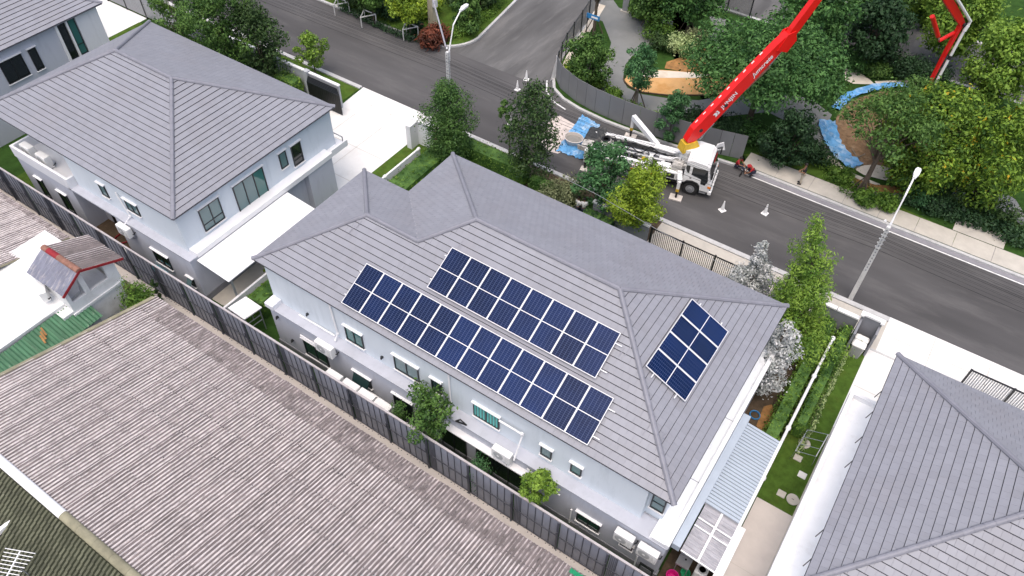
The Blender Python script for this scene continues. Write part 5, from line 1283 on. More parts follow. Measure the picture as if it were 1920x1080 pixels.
text_mesh('boom_lettering', 'Jumcrete', .44, frame_m(X1v, Zv, on_boom(3.95, off=.29)), M['trim_white'], g1, shear=.3)

# ------------------------------------------------------------------ by the truck
def crumple(name, pts, m, label, cat, amp=.05, n=16, z=.03, seed=0):
    r = random.Random(seed); A, B_, C, D_ = [Vector((p.x, p.y, z)) for p in pts]; vs = []
    for i in range(n + 1):
        for j in range(n + 1):
            u, v = i/n, j/n; p = (A.lerp(B_, u)).lerp(D_.lerp(C, u), v)
            e_ = (.06 if 0 < i < n and 0 < j < n else .09)
            vs.append((p.x + r.uniform(-e_, e_), p.y + r.uniform(-e_, e_), z + abs(math.sin(u*17 + v*9 + seed)*math.sin(v*13 - u*5))*amp + r.random()*amp*.6))
    b = MB(); b.add(vs, [(i*(n+1)+j, (i+1)*(n+1)+j, (i+1)*(n+1)+j+1, i*(n+1)+j+1) for i in range(n) for j in range(n)])
    return tag(b.build(name, M[m], smooth=False), label, cat)
crumple('tarpaulin', [G(1042, 284), G(1090, 216), G(1124, 236), G(1098, 303)], 'tarp_blue', 'crumpled blue tarpaulin spread on the road behind the truck', 'tarpaulin', .08, 18, .02, 3)
sheet('concrete_spill', gpoly([(1014,268),(1022,240),(1034,222),(1050,217),(1072,230),(1086,238),(1076,252),(1062,262),(1064,278),(1046,288),(1030,284)], .009), .009, 'spill')
tq = G(1075, 268, .0); tt = thing('mixing_tub', 'round pale tub with grey slurry standing on the blue tarpaulin', 'tub', tq)
b = MB(); b.lathe(tq + Vector((0, 0, .07)), [(.48, 0), (.62, .4), (.66, .42), (.6, .43), (.55, .2)], 24, cap1=False, sx=1.1, sy=.95); b.build('body', M['concrete_warm'], tt)
b = MB(); b.lathe(tq + Vector((0, 0, .28)), [(.55, 0), (.55, .01)], 24, sx=1.1, sy=.95); b.build('slurry', M['slurry'], tt)

# ------------------------------------------------------------------ traffic cones
def make_cone():
    t = thing('traffic_cone', 'x', 'traffic cone')
    b = MB(); b.bbox(-.21, .21, -.21, .21, 0, .045, .03); b.build('base', M['cone_white'], t, True)
    b = MB(); b.lathe((0, 0, .045), [(.16, 0), (.13, .05), (.035, .74), (.02, .76)], 18); b.build('cone', M['cone_white'], t, True)
    return t
cone0 = make_cone()
for i, (px, py, lab) in enumerate(((970, 168, 'white traffic cone, nearer of two at the junction'), (987, 149, 'white traffic cone, farther of two at the junction by the fence'), (957, 234, 'white traffic cone half hidden by the dark tree'), (1354, 394, 'white traffic cone closest in front of the truck'), (1434, 400, 'white traffic cone farther in front of the truck'))):
    o = cone0 if i == 0 else copy_tree(cone0); o.location = G(px, py, .006); o.rotation_euler.z = .35*i; o['label'] = lab; o['group'] = 'traffic cones on the road'

# ------------------------------------------------------------------ grey hoarding round the park
ho = thing('hoarding', 'grey sheet hoarding curving along the park kerb behind the truck', 'hoarding', (-17, 43.4, 0))
hp_ = [(-25.9, 45.7), (-24.9, 44.75), (-23.0, 43.95), (-21.2, 43.62), (-18.8, 43.5), (-16.2, 43.55), (-13.7, 43.85), (-11.6, 44.3), (-9.85, 44.75)]
for k in range(len(hp_) - 1):
    a, c = Vector((*hp_[k], 0)), Vector((*hp_[k+1], 0)); N = 2
    for i in range(N):
        p, q = a.lerp(c, i/N), a.lerp(c, (i+1)/N); d = (q - p).normalized()
        b = MB(); b.bar(p + d*.012 + Vector((0, 0, 1.13)), q - d*.012 + Vector((0, 0, 1.13)), .03, 2.0); b.build('hoarding_panel', M['hoarding'], ho)
    b = MB(); b.bar(a + Vector((0, .06, .1)), a + Vector((0, .06, 2.15)), .05); b.build('post', M['frame_dark'], ho)
    b = MB(); b.bar(a + Vector((0, .5, .15)), a + Vector((0, .07, 1.4)), .04); b.build('brace', M['metal_grey'], ho)
for k in range(4):
    b = MB(); p = Vector((-25.9 - .06*k, 45.7 + .15*k, 0)); 
b = MB(); b.add([(-25.95, 45.75, .12), (-26.15, 45.3, .02), (-26.0, 45.9, 1.3), (-25.95, 45.75, 2.0)], [(0, 1, 2, 3)]); b.bar((-25.95, 45.75, .1), (-25.95, 45.75, 2.1), .05); b.build('end_panel', M['trim_white'], ho)
mn = bpy.data.materials.new('netting'); mn.use_nodes = True; mn.node_tree.nodes['Principled BSDF'].inputs['Base Color'].default_value = (.16, .165, .17, 1); mn.node_tree.nodes['Principled BSDF'].inputs['Alpha'].default_value = .6; M['netting'] = mn
nf = thing('net_fence', 'grey net fence on black posts along the side road', 'fence', (-27.5, 50, 0))
np_ = [(-26.1, 46.3), (-26.6, 47.6), (-27.0, 49.0), (-27.4, 50.8), (-27.8, 52.8), (-28.3, 55.0), (-28.8, 57.5), (-29.4, 60.5)]
for k, (x, y) in enumerate(np_):
    b = MB(); b.bar((x, y, .1), (x, y, 2.15), .08); b.build('post', M['frame_dark'], nf)
    if k < len(np_) - 1:
        x2, y2 = np_[k+1]; b = MB(); b.add([(x, y, .2), (x2, y2, .2), (x2, y2, 2.0), (x, y, 2.0)], [(0, 1, 2, 3)]); b.build('net', M['netting'], nf)
        b = MB(); b.bar((x, y, 2.02), (x2, y2, 2.02), .05); b.build('rail', M['frame_dark'], nf)
sheet('cream_path', [(-26.0, 46.2), (-26.9, 49), (-27.9, 53.3), (-29, 58), (-28.3, 58), (-27.2, 53.3), (-26.3, 49.5), (-25.4, 46.6)], .13, 'pad_cream')
nf2 = thing('net_fence', 'grey net fence on black posts at the back of the park', 'fence', (-18, 62.8, 0))
np2 = [(-25, 63.2), (-22.0, 63.2), (-19.0, 63.2), (-16.9, 63.2)]
for k, (x, y) in enumerate(np2):
    b = MB(); b.bar((x, y, .1), (x, y, 2.4), .1); b.build('post', M['frame_dark'], nf2)
    if k < 3:
        x2, y2 = np2[k+1]; b = MB(); b.add([(x, y, .2), (x2, y2, .2), (x2, y2, 2.3), (x, y, 2.3)], [(0, 1, 2, 3)]); b.build('net', M['netting'], nf2)
sb_ = thing('info_board', 'upright pale grey board standing at the edge of the park path', 'board', G(1172, 22, .1))
q = G(1172, 22, .1); b = MB(); b.box(q.x - .28, q.x + .28, q.y - .08, q.y + .08, .1, 1.75); b.build('board', M['metal_grey'], sb_)
b = MB(); b.box(q.x - .4, q.x + .4, q.y - .2, q.y + .2, .1, .2); b.build('foot', M['concrete'], sb_)
sg = thing('road_sign', 'small blue and white sign on a thin post by the net fence', 'sign', G(1101, 60, .1)); q = G(1098, 72, .1)
b = MB(); b.tube([(q.x, q.y, .1), (q.x, q.y, 2.3)], .04, 6); b.build('post', M['frame_dark'], sg)
b = MB(); b.box(q.x - .1, q.x + 1.1, q.y - .03, q.y + .03, 2.0, 2.4); b.build('plate', M['hose_blue'], sg)
b = MB(); b.box(q.x + .35, q.x + .95, q.y - .04, q.y - .032, 2.12, 2.28); b.build('white_field', M['trim_white'], sg)

# ------------------------------------------------------------------ poles, lamps and cables
def lamp_pole(label, x, y, tipx):
    t = thing('street_lamp', label, 'street lamp', (x, y, 0))
    b = MB(); b.rings([[(x - .13, y - .13, 0), (x + .13, y - .13, 0), (x + .13, y + .13, 0), (x - .13, y + .13, 0)], [(x - .1, y - .1, 5.95), (x + .1, y - .1, 5.95), (x + .1, y + .1, 5.95), (x - .1, y + .1, 5.95)]]); b.build('pole', M['pole_concrete'], t)
    b = MB()
    for k in range(14): b.box(x - .03, x + .03, y - .135, y - .10, 2.6 + .24*k, 2.68 + .24*k)
    b.build('pole_holes', M['plinth'], t)
    b = MB(); b.tube([(x + .02, y + .16, 5.2), (x + .02, y + .2, 6.0), (x, y + .8, 7.6), (x - .02, y + 1.7, 8.25)], [.06, .06, .05, .045], 8); a = b.build('lamp_arm', M['trim_white'], t)
    b = MB(); b.rings([[(x - .09 + .18*i_, y + q_, 8.25 + z_) for i_, z_ in ((0, -.05), (1, -.05), (1, .05), (0, .05))] for q_ in (1.6, 1.75)] + [[(x - .15 + .3*i_, y + q_, 8.3 + z_) for i_, z_ in ((0, -.06), (1, -.06), (1, .07), (0, .07))] for q_ in (1.9, 2.3)] + [[(x - .08 + .16*i_, y + 2.45, 8.32 + z_) for i_, z_ in ((0, -.04), (1, -.04), (1, .05), (0, .05))]]); h_ = b.build('lamp_head', M['trim_white'], a)
    b = MB(); b.box(x - .11, x + .11, y + 1.9, y + 2.3, 8.225, 8.24); b.build('diffuser', M['glass_grey'], h_)
    b = MB(); b.lathe((x - .3, y + .35, 5.9), [(.05, 0), (.08, .06), (.03, .14)], 8); b.build('cap', M['trim_white'], t)
    for k in range(5):
        for s_ in (-1, 1):
            b = MB(); b.tube([(x + s_*.1, y, 4.4 + .3*k), (x + s_*.17, y, 4.4 + .3*k)], .028, 6); b.build('insulator', M['trim_white' if s_ < 0 else 'metal_grey'], t)
    return t
lamp_pole('white street lamp on a concrete pole at the right, beside the conifer', .62, 36.3, 1704)
lamp_pole('white street lamp on a concrete pole at the road junction', -29.15, 36.3, 860)
for k in range(9):
    ends = [(-80, 36.3), (-29.15, 36.3), (.62, 36.3), (32, 36.3)]; z0 = 4.4 + .15*k; dy = .22 if k % 2 else -.22; path = []
    for i in range(3):
        (xa, ya), (xb, yb) = ends[i], ends[i+1]
        for q in range(13 if i < 2 else 14):
            f = q/13; path.append((xa + (xb - xa)*f, ya + dy, z0 - (.30 + .03*(k % 3))*4*f*(1 - f)))
    b = MB(); b.tube(path, (.007 if k % 3 else .012), 5); o = b.build('power_cable', M['rubber']); tag(o, 'black overhead cable along the road, %s from the bottom of nine' % ['first','second','third','fourth','fifth','sixth','seventh','eighth','ninth'][k], 'cable', 'overhead cables along the road')
ws = thing('service_cable', 'thin pale service wire crossing from the house to the road', 'cable', (-17, 33, 3))
b = MB(); b.tube([G(1040, 325, 4.5), G(1120, 365, 4.2), G(1240, 435, 3.6), G(1400, 520, 3.4)], .015, 5); b.build('wire', M['metal_grey'], ws)
up = thing('utility_pole', 'tall tan concrete utility pole behind the red leaved shrub', 'utility pole', G(812, 48, .1)); q = G(812, 48, .1)
b = MB(); b.rings([[(q.x - .28, q.y - .28, .1), (q.x + .28, q.y - .28, .1), (q.x + .28, q.y + .28, .1), (q.x - .28, q.y + .28, .1)], [(q.x - .18, q.y - .18, 9.5), (q.x + .18, q.y - .18, 9.5), (q.x + .18, q.y + .18, 9.5), (q.x - .18, q.y + .18, 9.5)]]); b.build('pole', M['pole_tan'], up)
b = MB(); b.box(q.x + .3, q.x + .6, q.y - .3, q.y + .05, 2.0, 2.7); b.build('meter_box', M['ac_white'], up)
st_ = thing('stay_pole', 'thin dark slanting stay pole beside the junction street lamp', 'stay pole', (-33.5, 42, 0))
b = MB(); b.tube([G(836, 88, 5.9), G(812, 0, 7.4), G(806, -30, 8.0)], .06, 6); b.build('stay', M['fascia'], st_)

# ------------------------------------------------------------------ people
def skin_obj(name, pts, edges, radii, m, parent, root=0, sub=1):
    me = bpy.data.meshes.new(name); me.from_pydata([tuple(p) for p in pts], edges, []); me.materials.append(M[m])
    o = bpy.data.objects.new(name, me); link(o, parent)
    o.modifiers.new('skin', 'SKIN'); sv = me.skin_vertices[0].data
    for i, r in enumerate(radii): sv[i].radius = (r, r); sv[i].use_root = (i == root)
    s = o.modifiers.new('sub', 'SUBSURF'); s.levels = sub; s.render_levels = sub
    dg = bpy.context.evaluated_depsgraph_get(); me2 = bpy.data.meshes.new_from_object(o.evaluated_get(dg)); o.modifiers.clear(); o.data = me2
    me2.polygons.foreach_set('use_smooth', [True]*len(me2.polygons))
    return o
def person(label, loc, rz, P, shirt, trousers, hat=None, sleeves=True, group=None):
    """P: joint positions (local)"""
    t = thing('person', label, 'person', loc, rz, group); J = {k: Vector(v) for k, v in P.items()}
    names = ['pelvis', 'chest', 'neck', 'head', 'shl', 'ell', 'hal', 'shr', 'elr', 'har', 'hil', 'knl', 'fol', 'hir', 'knr', 'for']
    idx = {n_: i for i, n_ in enumerate(names)}; E_ = [('pelvis', 'chest'), ('chest', 'neck'), ('neck', 'head'), ('chest', 'shl'), ('shl', 'ell'), ('ell', 'hal'), ('chest', 'shr'), ('shr', 'elr'), ('elr', 'har'), ('pelvis', 'hil'), ('hil', 'knl'), ('knl', 'fol'), ('pelvis', 'hir'), ('hir', 'knr'), ('knr', 'for')]
    rad = dict(pelvis=.12, chest=.13, neck=.06, head=.10, shl=.07, ell=.05, hal=.04, shr=.07, elr=.05, har=.04, hil=.09, knl=.065, fol=.05, hir=.09, knr=.065)
    rad['for'] = .05
    skin_obj('body', [J[n_] for n_ in names], [(idx[a], idx[c]) for a, c in E_], [rad[n_]*.92 for n_ in names], 'skin', t)
    def sub(nm, ns, es, k, m):
        ii = {n_: i for i, n_ in enumerate(ns)}; skin_obj(nm, [J[n_] for n_ in ns], [(ii[a], ii[c]) for a, c in es], [rad[n_]*k for n_ in ns], m, t)
    J['el2'] = J['shl'].lerp(J['ell'], .9); J['er2'] = J['shr'].lerp(J['elr'], .9); rad['el2'] = rad['er2'] = .055
    sub('shirt', ['pelvis', 'chest', 'shl', 'el2', 'shr', 'er2'], [('pelvis', 'chest'), ('chest', 'shl'), ('shl', 'el2'), ('chest', 'shr'), ('shr', 'er2')], 1.18, shirt)
    J['an1'] = J['knl'].lerp(J['fol'], .85); J['an2'] = J['knr'].lerp(J['for'], .85); rad['an1'] = rad['an2'] = .06
    J['pl'] = J['pelvis'] + (J['chest'] - J['pelvis'])*.05; rad['pl'] = .125
    sub('trousers', ['pl', 'hil', 'knl', 'an1', 'hir', 'knr', 'an2'], [('pl', 'hil'), ('hil', 'knl'), ('knl', 'an1'), ('pl', 'hir'), ('hir', 'knr'), ('knr', 'an2')], 1.16, trousers)
    h = J['head']; f = J.get('face', Vector((1, 0, 0))).normalized(); upv = (h - J['neck']).normalized()
    b = MB(); b.lathe((h.x - f.x*.02, h.y - f.y*.02, h.z - .01), [(.112, 0), (.118, .04), (.1, .09), (.06, .125), (.01, .135)], 12); ho_ = b.build('hair' if not hat else 'hat', M[hat or 'hair'], t, True, True)
    if hat: b = MB(); b.lathe((h.x, h.y, h.z), [(.17, 0), (.17, .015), (.11, .02)], 14); b.build('hat_brim', M[hat], ho_, True)
    sd_ = Vector((-f.y, f.x, 0)); 
    b = MB(); n0 = h + f*.10 - upv*.01; b.add([n0 + upv*.03, n0 - upv*.02 + sd_*.018, n0 - upv*.02 - sd_*.018, n0 + f*.03 - upv*.015], [(0, 1, 3), (0, 3, 2), (1, 2, 3)]); b.build('nose', M['skin'], t, True)
    for s_ in (-1, 1):
        b = MB(); c = h + f*.092 + sd_*.035*s_ + upv*.02; b.lathe(c - Vector((0, 0, .008)), [(.004, 0), (.012, .008), (.004, .016)], 8); b.build('eye', M['black'], t, True)
        b = MB(); c = h + sd_*.105*s_; b.lathe(c - Vector((0, 0, .03)), [(.008, 0), (.02, .03), (.008, .06)], 8); b.build('ear', M['skin'], t, True)
        b = MB(); w = J['hal'] if s_ < 0 else J['har']; e_ = J['ell'] if s_ < 0 else J['elr']; d = (w - e_).normalized(); ac = d.cross(Vector((0, 0, 1)) if abs(d.z) < .9 else Vector((1, 0, 0))).normalized()
        b.bar(w, w + d*.09, .075, .03)
        for q, L in enumerate((.06, .075, .08, .07)): p0 = w + d*.085 + ac*(-.03 + .02*q); b.tube([p0, p0 + d*L*.6, p0 + d*L - Vector((0, 0, .015))], .009, 5)
        p0 = w + d*.03 + ac*.04; b.tube([p0, p0 + ac*.03 + d*.04], .01, 5); b.build('hand', M['skin'], t, True)
        b = MB(); a_ = J['fol'] if s_ < 0 else J['for']; b.bbox(a_.x - .06, a_.x + .19, a_.y - .05, a_.y + .05, max(0, a_.z - .06), a_.z + .03, .02); b.build('shoe', M['black'], t, True)
    return t
stand = dict(pelvis=(0, 0, .92), chest=(.02, 0, 1.28), neck=(.02, 0, 1.48), head=(.05, 0, 1.64), shl=(0, .19, 1.40), ell=(.02, .25, 1.13), hal=(.24, .12, 1.02), shr=(0, -.19, 1.40), elr=(.02, -.25, 1.13), har=(.24, -.1, 1.02), hil=(0, .09, .86), knl=(.02, .10, .47), fol=(0, .11, .06), hir=(0, -.09, .86), knr=(.02, -.10, .47))
stand['for'] = (0, -.11, .06)
person('man in black shirt and khaki trousers standing on the pavement', G(1500, 344, .14), 3.4, stand, 'shirt_black', 'trousers_khaki')
sit = dict(pelvis=(0, 0, .14), chest=(.10, 0, .52), neck=(.17, 0, .70), head=(.24, 0, .84), shl=(.12, .19, .62), ell=(.28, .24, .42), hal=(.5, .1, .36), shr=(.12, -.19, .62), elr=(.28, -.24, .42), har=(.5, -.1, .36), hil=(.05, .1, .14), knl=(.5, .14, .3), fol=(.92, .14, .08), hir=(.05, -.1, .14), knr=(.46, -.16, .34))
sit['for'] = (.8, -.2, .08)
person('person in red top and navy trousers sitting on the kerb with papers', G(1380, 312, .14), -.1, sit, 'shirt_red', 'trousers_navy')
crouch = dict(pelvis=(0, 0, .3), chest=(.22, 0, .58), neck=(.33, 0, .72), head=(.42, 0, .80), shl=(.24, .19, .64), ell=(.38, .22, .42), hal=(.52, .08, .22), shr=(.24, -.19, .64), elr=(.38, -.22, .42), har=(.52, -.08, .22), hil=(.02, .12, .3), knl=(.38, .18, .44), fol=(.12, .16, .06), hir=(.02, -.12, .3), knr=(.38, -.18, .44))
crouch['for'] = (.12, -.16, .06)
person('person in red crouching on the kerb with a red hat', G(1411, 327, .14), 3.9, crouch, 'shirt_red', 'trousers_navy', hat='shirt_red')
for i, (px, py, lab) in enumerate(((1084, 374, 'person in white behind the hedge, left of a pair'), (1096, 377, 'person in white behind the hedge, right of a pair'))):
    q = G(px, py, 1.5); q.z = 0; person(lab, q, 1.2 + .9*i, stand, 'shirt_white', 'trousers_navy', group='pair in white behind the hedge')
pp = thing('papers', 'white sheets of paper lying beside the sitting person', 'papers', G(1396, 319, .15)); q = G(1396, 319, .15)
for k in range(3):
    b = MB(); b.box(q.x - .22 + .12*k, q.x + .08 + .12*k, q.y - .1 + .05*k, q.y + .12 + .05*k, .145 + .005*k, .149 + .005*k); b.build('sheet', M['trim_white'], pp)
bo = thing('bottle', 'two dark bottles standing on the gutter near the sitting person', 'bottles', G(1389, 328, .01)); q = G(1389, 328, .01)
for k in range(2):
    b = MB(); b.lathe((q.x, q.y - .22*k, 0.01), [(.045, 0), (.045, .16), (.018, .22), (.018, .27)], 10); b.build('bottle', M['black'], bo)
# ------------------------------------------------------------------ trees and plants
def leaf_mesh(name, blobs, n, size, m, parent, seed=0, up=0.5, hollow=0.55, aspect=0.5, droop=0.0):
    """blobs: (x, y, z, rx, ry, rz) world; n leaves as small bent quads through their volume"""
    r = np.random.default_rng(seed)
    B = np.array(blobs, float)
    w = (B[:, 3]*B[:, 4] + B[:, 3]*B[:, 5] + B[:, 4]*B[:, 5]); w /= w.sum()
    k = r.choice(len(B), n, p=w)
    d = r.normal(size=(n, 3)); d /= np.linalg.norm(d, axis=1)[:, None]
    rad = hollow + (1 - hollow)*r.random(n)**0.6
    rad *= 1 + r.normal(size=n)*0.07
    rad *= np.where(r.random(n) < 0.16, 1 + .5*r.random(n), 1.0)
    c = B[k, :3] + d*rad[:, None]*B[k, 3:6]
    nor = d*0.8 + r.normal(size=(n, 3))*0.5; nor[:, 2] += up; nor /= np.linalg.norm(nor, axis=1)[:, None]
    t = r.normal(size=(n, 3)); t[:, 2] -= droop; t -= nor*(t*nor).sum(1)[:, None]; t /= np.linalg.norm(t, axis=1)[:, None]
    b = np.cross(nor, t)
    s = size*(0.5 + 1.0*r.random(n)**1.3)
    off = np.array(WL.get(parent.name) or (0, 0, 0))
    c = c - off
    v = np.empty((n, 4, 3)); bend = nor*(s*0.18)[:, None]
    v[:, 0] = c - t*(s*.5)[:, None] - bend; v[:, 1] = c + b*(s*aspect*.5)[:, None]; v[:, 2] = c + t*(s*.5)[:, None] - bend; v[:, 3] = c - b*(s*aspect*.5)[:, None]
    me = bpy.data.meshes.new(name); me.vertices.add(n*4); me.vertices.foreach_set('co', v.reshape(-1).astype(np.float32))
    me.loops.add(n*4); me.loops.foreach_set('vertex_index', np.arange(n*4, dtype=np.int32)); me.polygons.add(n); me.polygons.foreach_set('loop_start', np.arange(0, n*4, 4, dtype=np.int32)); me.polygons.foreach_set('loop_total', np.full(n, 4, dtype=np.int32))
    me.update(calc_edges=True); me.materials.append(M[m])
    o = bpy.data.objects.new(name, me); link(o, parent); return o

def tree(label, cat, base, H, R, m, shape='round', n=5000, size=.2, cb=.3, tr=.12, nb=22, seed=1, bark='bark', group=None, name='tree', stakes=0, lean=(0, 0), spread=1.0, trunk=True, bs=None, hollow=.5, aspect=.5):
    rnd = random.Random(seed); x, y = base[0], base[1]; z0 = base[2] if len(base) > 2 else 0.1
    t = thing(name, label, cat, (x, y, z0), 0, group)
    zc0 = z0 + H*cb; hh = H*(1 - cb); blobs = []; tops = []
    for i in range(nb):
        f = (i + .5)/nb; a = i*2.399 + rnd.uniform(-.4, .4)
        if shape == 'cone': rr = R*(1 - f)**.75*.72 + .05; q = rnd.random()**.5*rr; br = (R*.42*(1 - f*.72)) 
        elif shape == 'column': pr = math.sin(math.pi*min(1, f*.86 + .14))**.6; rr = R*.62*pr; q = rnd.random()**.5*rr; br = R*.46*(.55 + .45*pr)
        elif shape == 'flat': rr = R*.85; q = math.sqrt(f)*rr; br = R*.26; 
        else: pr = math.sin(math.pi*(f*.8 + .12)); rr = R*.78*pr; q = rnd.random()**.5*rr; br = R*(.30 if shape == 'round' else .27)
        if shape == 'flat': zz = zc0 + hh*(.75 - .45*(q/R)**2) + rnd.uniform(-.12, .1)*hh
        else: zz = zc0 + hh*f*.92
        br *= rnd.uniform(.55, 1.3) * (bs or 1)
        bx_, by_ = x + lean[0]*f + math.cos(a)*q*spread, y + lean[1]*f + math.sin(a)*q*spread
        blobs.append((bx_, by_, zz, br, br, br*(.62 if shape == 'flat' else .8))); tops.append((bx_, by_, zz))
    if trunk:
        b = MB(); zt = z0 + H*(cb + .25 if shape in ('round', 'flat', 'loose') else .9)
        b.tube([(x, y, z0 - .1), (x + lean[0]*(.1 if shape in ('round', 'flat', 'loose') else .44) + rnd.uniform(-.06, .06), y + lean[1]*.2 + rnd.uniform(-.06, .06), z0 + (zt - z0)*.5), (x + lean[0]*(.4 if shape in ('round', 'flat', 'loose') else .88), y + lean[1]*(.4 if shape in ('round', 'flat', 'loose') else .88), zt)], [tr*1.15, tr*.85, tr*.45], 8)
        for tx, ty, tz in tops[::2]:
            zs = z0 + (H*cb*.75 if shape in ('round', 'flat', 'loose') else max(.3, (tz - z0)*.8)); 
            f_ = 0 if shape in ('round', 'flat', 'loose') else (zs - z0)/H
            b.tube([(x + lean[0]*f_, y + lean[1]*f_, zs), (x + (tx - x)*.5 + lean[0]*f_*.5, y + (ty - y)*.5, zs + (tz - zs)*.6), (tx, ty, tz)], [tr*.42, tr*.25, tr*.08], 5)
        b.build('trunk', M[bark], t)
    leaf_mesh('crown', blobs, n, size, m, t, seed, hollow=hollow, aspect=aspect)
    for k in range(stakes):
        a = 2*math.pi*k/stakes + .4; b = MB(); b.tube([(x + math.cos(a)*.75, y + math.sin(a)*.75, z0), (x + math.cos(a)*.12, y + math.sin(a)*.12, z0 + 1.5)], .045, 6); b.build('stake', M['bark'], t)
    return t

def px_tree(label, foot, head, R, m, z0=.1, **kw):
    foot = (head[0] + (927 - head[0])*(foot[1] - head[1])/(1810 - head[1]), foot[1])
    q = G(*foot, z0); return tree(label, 'tree', (q.x, q.y, z0), height(foot, head, z0), R, m, **kw)

def hedge(label, x0, x1, y0, y1, z1, m='leaf_hedge', n=None, size=.13, seed=1, name='hedge', z0=0.0, group=None):
    t = thing(name, label, 'hedge', (x0, y0, z0), 0, group); b = MB(); d = .12
    b.box(x0 + d, x1 - d, y0 + d, y1 - d, z0, z1 - d); b.build('inner_twigs', M['leaf_cypress'], t)
    r = random.Random(seed); blobs = []; nx, ny = max(1, int((x1-x0)/.5)), max(1, int((y1-y0)/.5))
    for i in range(nx):
        for j in range(ny):
            blobs.append((x0 + (x1-x0)*(i+.5)/nx + r.uniform(-.06, .06), y0 + (y1-y0)*(j+.5)/ny, z0 + (z1-z0)*.5 + r.uniform(-.05, .05), (x1-x0)/nx*.62, (y1-y0)/ny*.62, (z1-z0)*.54))
    A = (x1-x0)*(y1-y0) + 2*(z1-z0)*((x1-x0)+(y1-y0))
    leaf_mesh('foliage', blobs, n or int(A*170), size, m, t, seed, hollow=.8, up=.4); return t

def shrub(label, c, R, H, m, n=900, size=.16, seed=1, name='shrub', nb=7, z0=.05, group=None, aspect=.45):
    r = random.Random(seed); t = thing(name, label, 'shrub', (c[0], c[1], z0), 0, group)
    blobs = [(c[0] + r.uniform(-.5, .5)*R*(nb > 1), c[1] + r.uniform(-.5, .5)*R*(nb > 1), z0 + H*r.uniform(.35, .62), R*.55, R*.55, H*.42) for _ in range(nb)]
    leaf_mesh('foliage', blobs, n, size, m, t, seed, hollow=.45, aspect=aspect)
    b = MB()
    for k in range(5): a = k*1.3; b.tube([(c[0], c[1], z0 - .05), (c[0] + math.cos(a)*R*.5, c[1] + math.sin(a)*R*.5, z0 + H*.6)], [.03, .012], 5)
    b.build('stems', M['bark'], t); return t

# along the verge behind the solar house
px_tree('tall dark green cypress like tree between the driveway and the hedge', (846, 306), (836, 143), 1.95, 'leaf_cypress', shape='column', n=18000, size=.14, cb=.1, nb=34, tr=.09, seed=3, stakes=3)
px_tree('dark sparse leaved tree between the road and the hedge, left of the truck', (1000, 338), (1004, 142), 2.4, 'leaf_dark', shape='column', n=7500, size=.19, cb=.14, nb=34, seed=5, bark='bark_pale', hollow=.25, bs=.85)
tree('small light branch of young tree beside the dark sparse tree', 'tree', tuple(G(955, 300, .05)), 4.6, .9, 'leaf_mid', 'loose', 900, .2, .5, .05, 10, 8, lean=(-.6, .3))
shrub('grey green feathery bush between the dark tree and the truck', G(1052, 386, .05), 1.6, 2.5, 'leaf_olive', 4200, .16, 4, nb=14)
px_tree('blue green tree in front of the truck side', (1138, 396), (1140, 275), 2.1, 'leaf_bluegreen', shape='loose', n=5600, size=.2, cb=.2, nb=26, seed=7, spread=1.25)
px_tree('round yellow green tree on the verge in front of the pump truck', (1196, 440), (1210, 312), 2.5, 'leaf_lime', shape='round', n=13000, size=.17, cb=.26, nb=30, seed=9, tr=.11)
shrub('small yellow green shrub below the yellow green tree', G(1186, 436, .05), .6, .9, 'leaf_lime', 700, .14, 5)
q = G(1497, 640, .05)
tree('tall bright green conifer like tree beside the right street lamp', 'tree', (q.x, q.y, .05), 9.4, 2.5, 'leaf_bright', lean=(-1.7, -.1), shape='cone', n=21000, size=.19, cb=.05, nb=54, seed=11, tr=.1, aspect=.3, bs=1.05)
px_tree('pale silver leaved tree with a pointed top behind the roof edge', (1447, 566), (1440, 446), 1.9, 'leaf_silver', shape='cone', n=8500, size=.15, cb=.05, nb=26, seed=13, bs=.9)
px_tree('second silver leaved tree, between the pointed silver one and the conifer', (1495, 590), (1490, 500), 1.2, 'leaf_silver', shape='cone', n=4500, size=.15, cb=.05, nb=18, seed=14)
px_tree('silver leaved tree in the side yard beside the canopy', (1478, 730), (1480, 600), 1.35, 'leaf_silver', shape='column', n=6000, size=.15, cb=.12, nb=20, seed=15, stakes=3)
hedge('clipped green hedge behind the house along the verge', -27.4, -20.8, 33.3, 34.5, 1.5, seed=2)
hedge('loose hedge continuing behind the grey feathery bush', -20.5, -13.3, 33.3, 34.1, 1.2, m='leaf_mid', seed=3)
hedge('short clipped hedge block at the foot of the pair in white', -15.8, -13.6, 32.2, 33.0, 1.5, m='leaf_darkshrub', seed=13)
hedge('dark green hedge between the white rail and the solar house wing', -27.85, -26.2, 26.5, 33.0, 1.35, seed=4)
hedge('dark green hedge behind the small white shelter', -27.85, -26.6, 15.3, 19.5, 1.45, seed=5)
hedge('green hedge on the house side of the right white rail', -.25, .58, 23.6, 33.0, 1.35, seed=6)
hedge('green hedge on the lawn side of the right white rail', .84, 1.5, 25.2, 33.0, 1.35, seed=7)
hedge('row of pale green border plants along the side lawn', 1.52, 1.82, 24.4, 32.4, .5, m='leaf_pale', size=.12, seed=8, name='border_planting')
hedge('low hedge at the far left behind the fence', -50, -46.8, 16.5, 20, 1.2, seed=9)
hedge('low clipped hedge before the grey wall of the left house', -42.6, -40.5, 31.8, 33.0, 1.5, m='leaf_bright', seed=10)
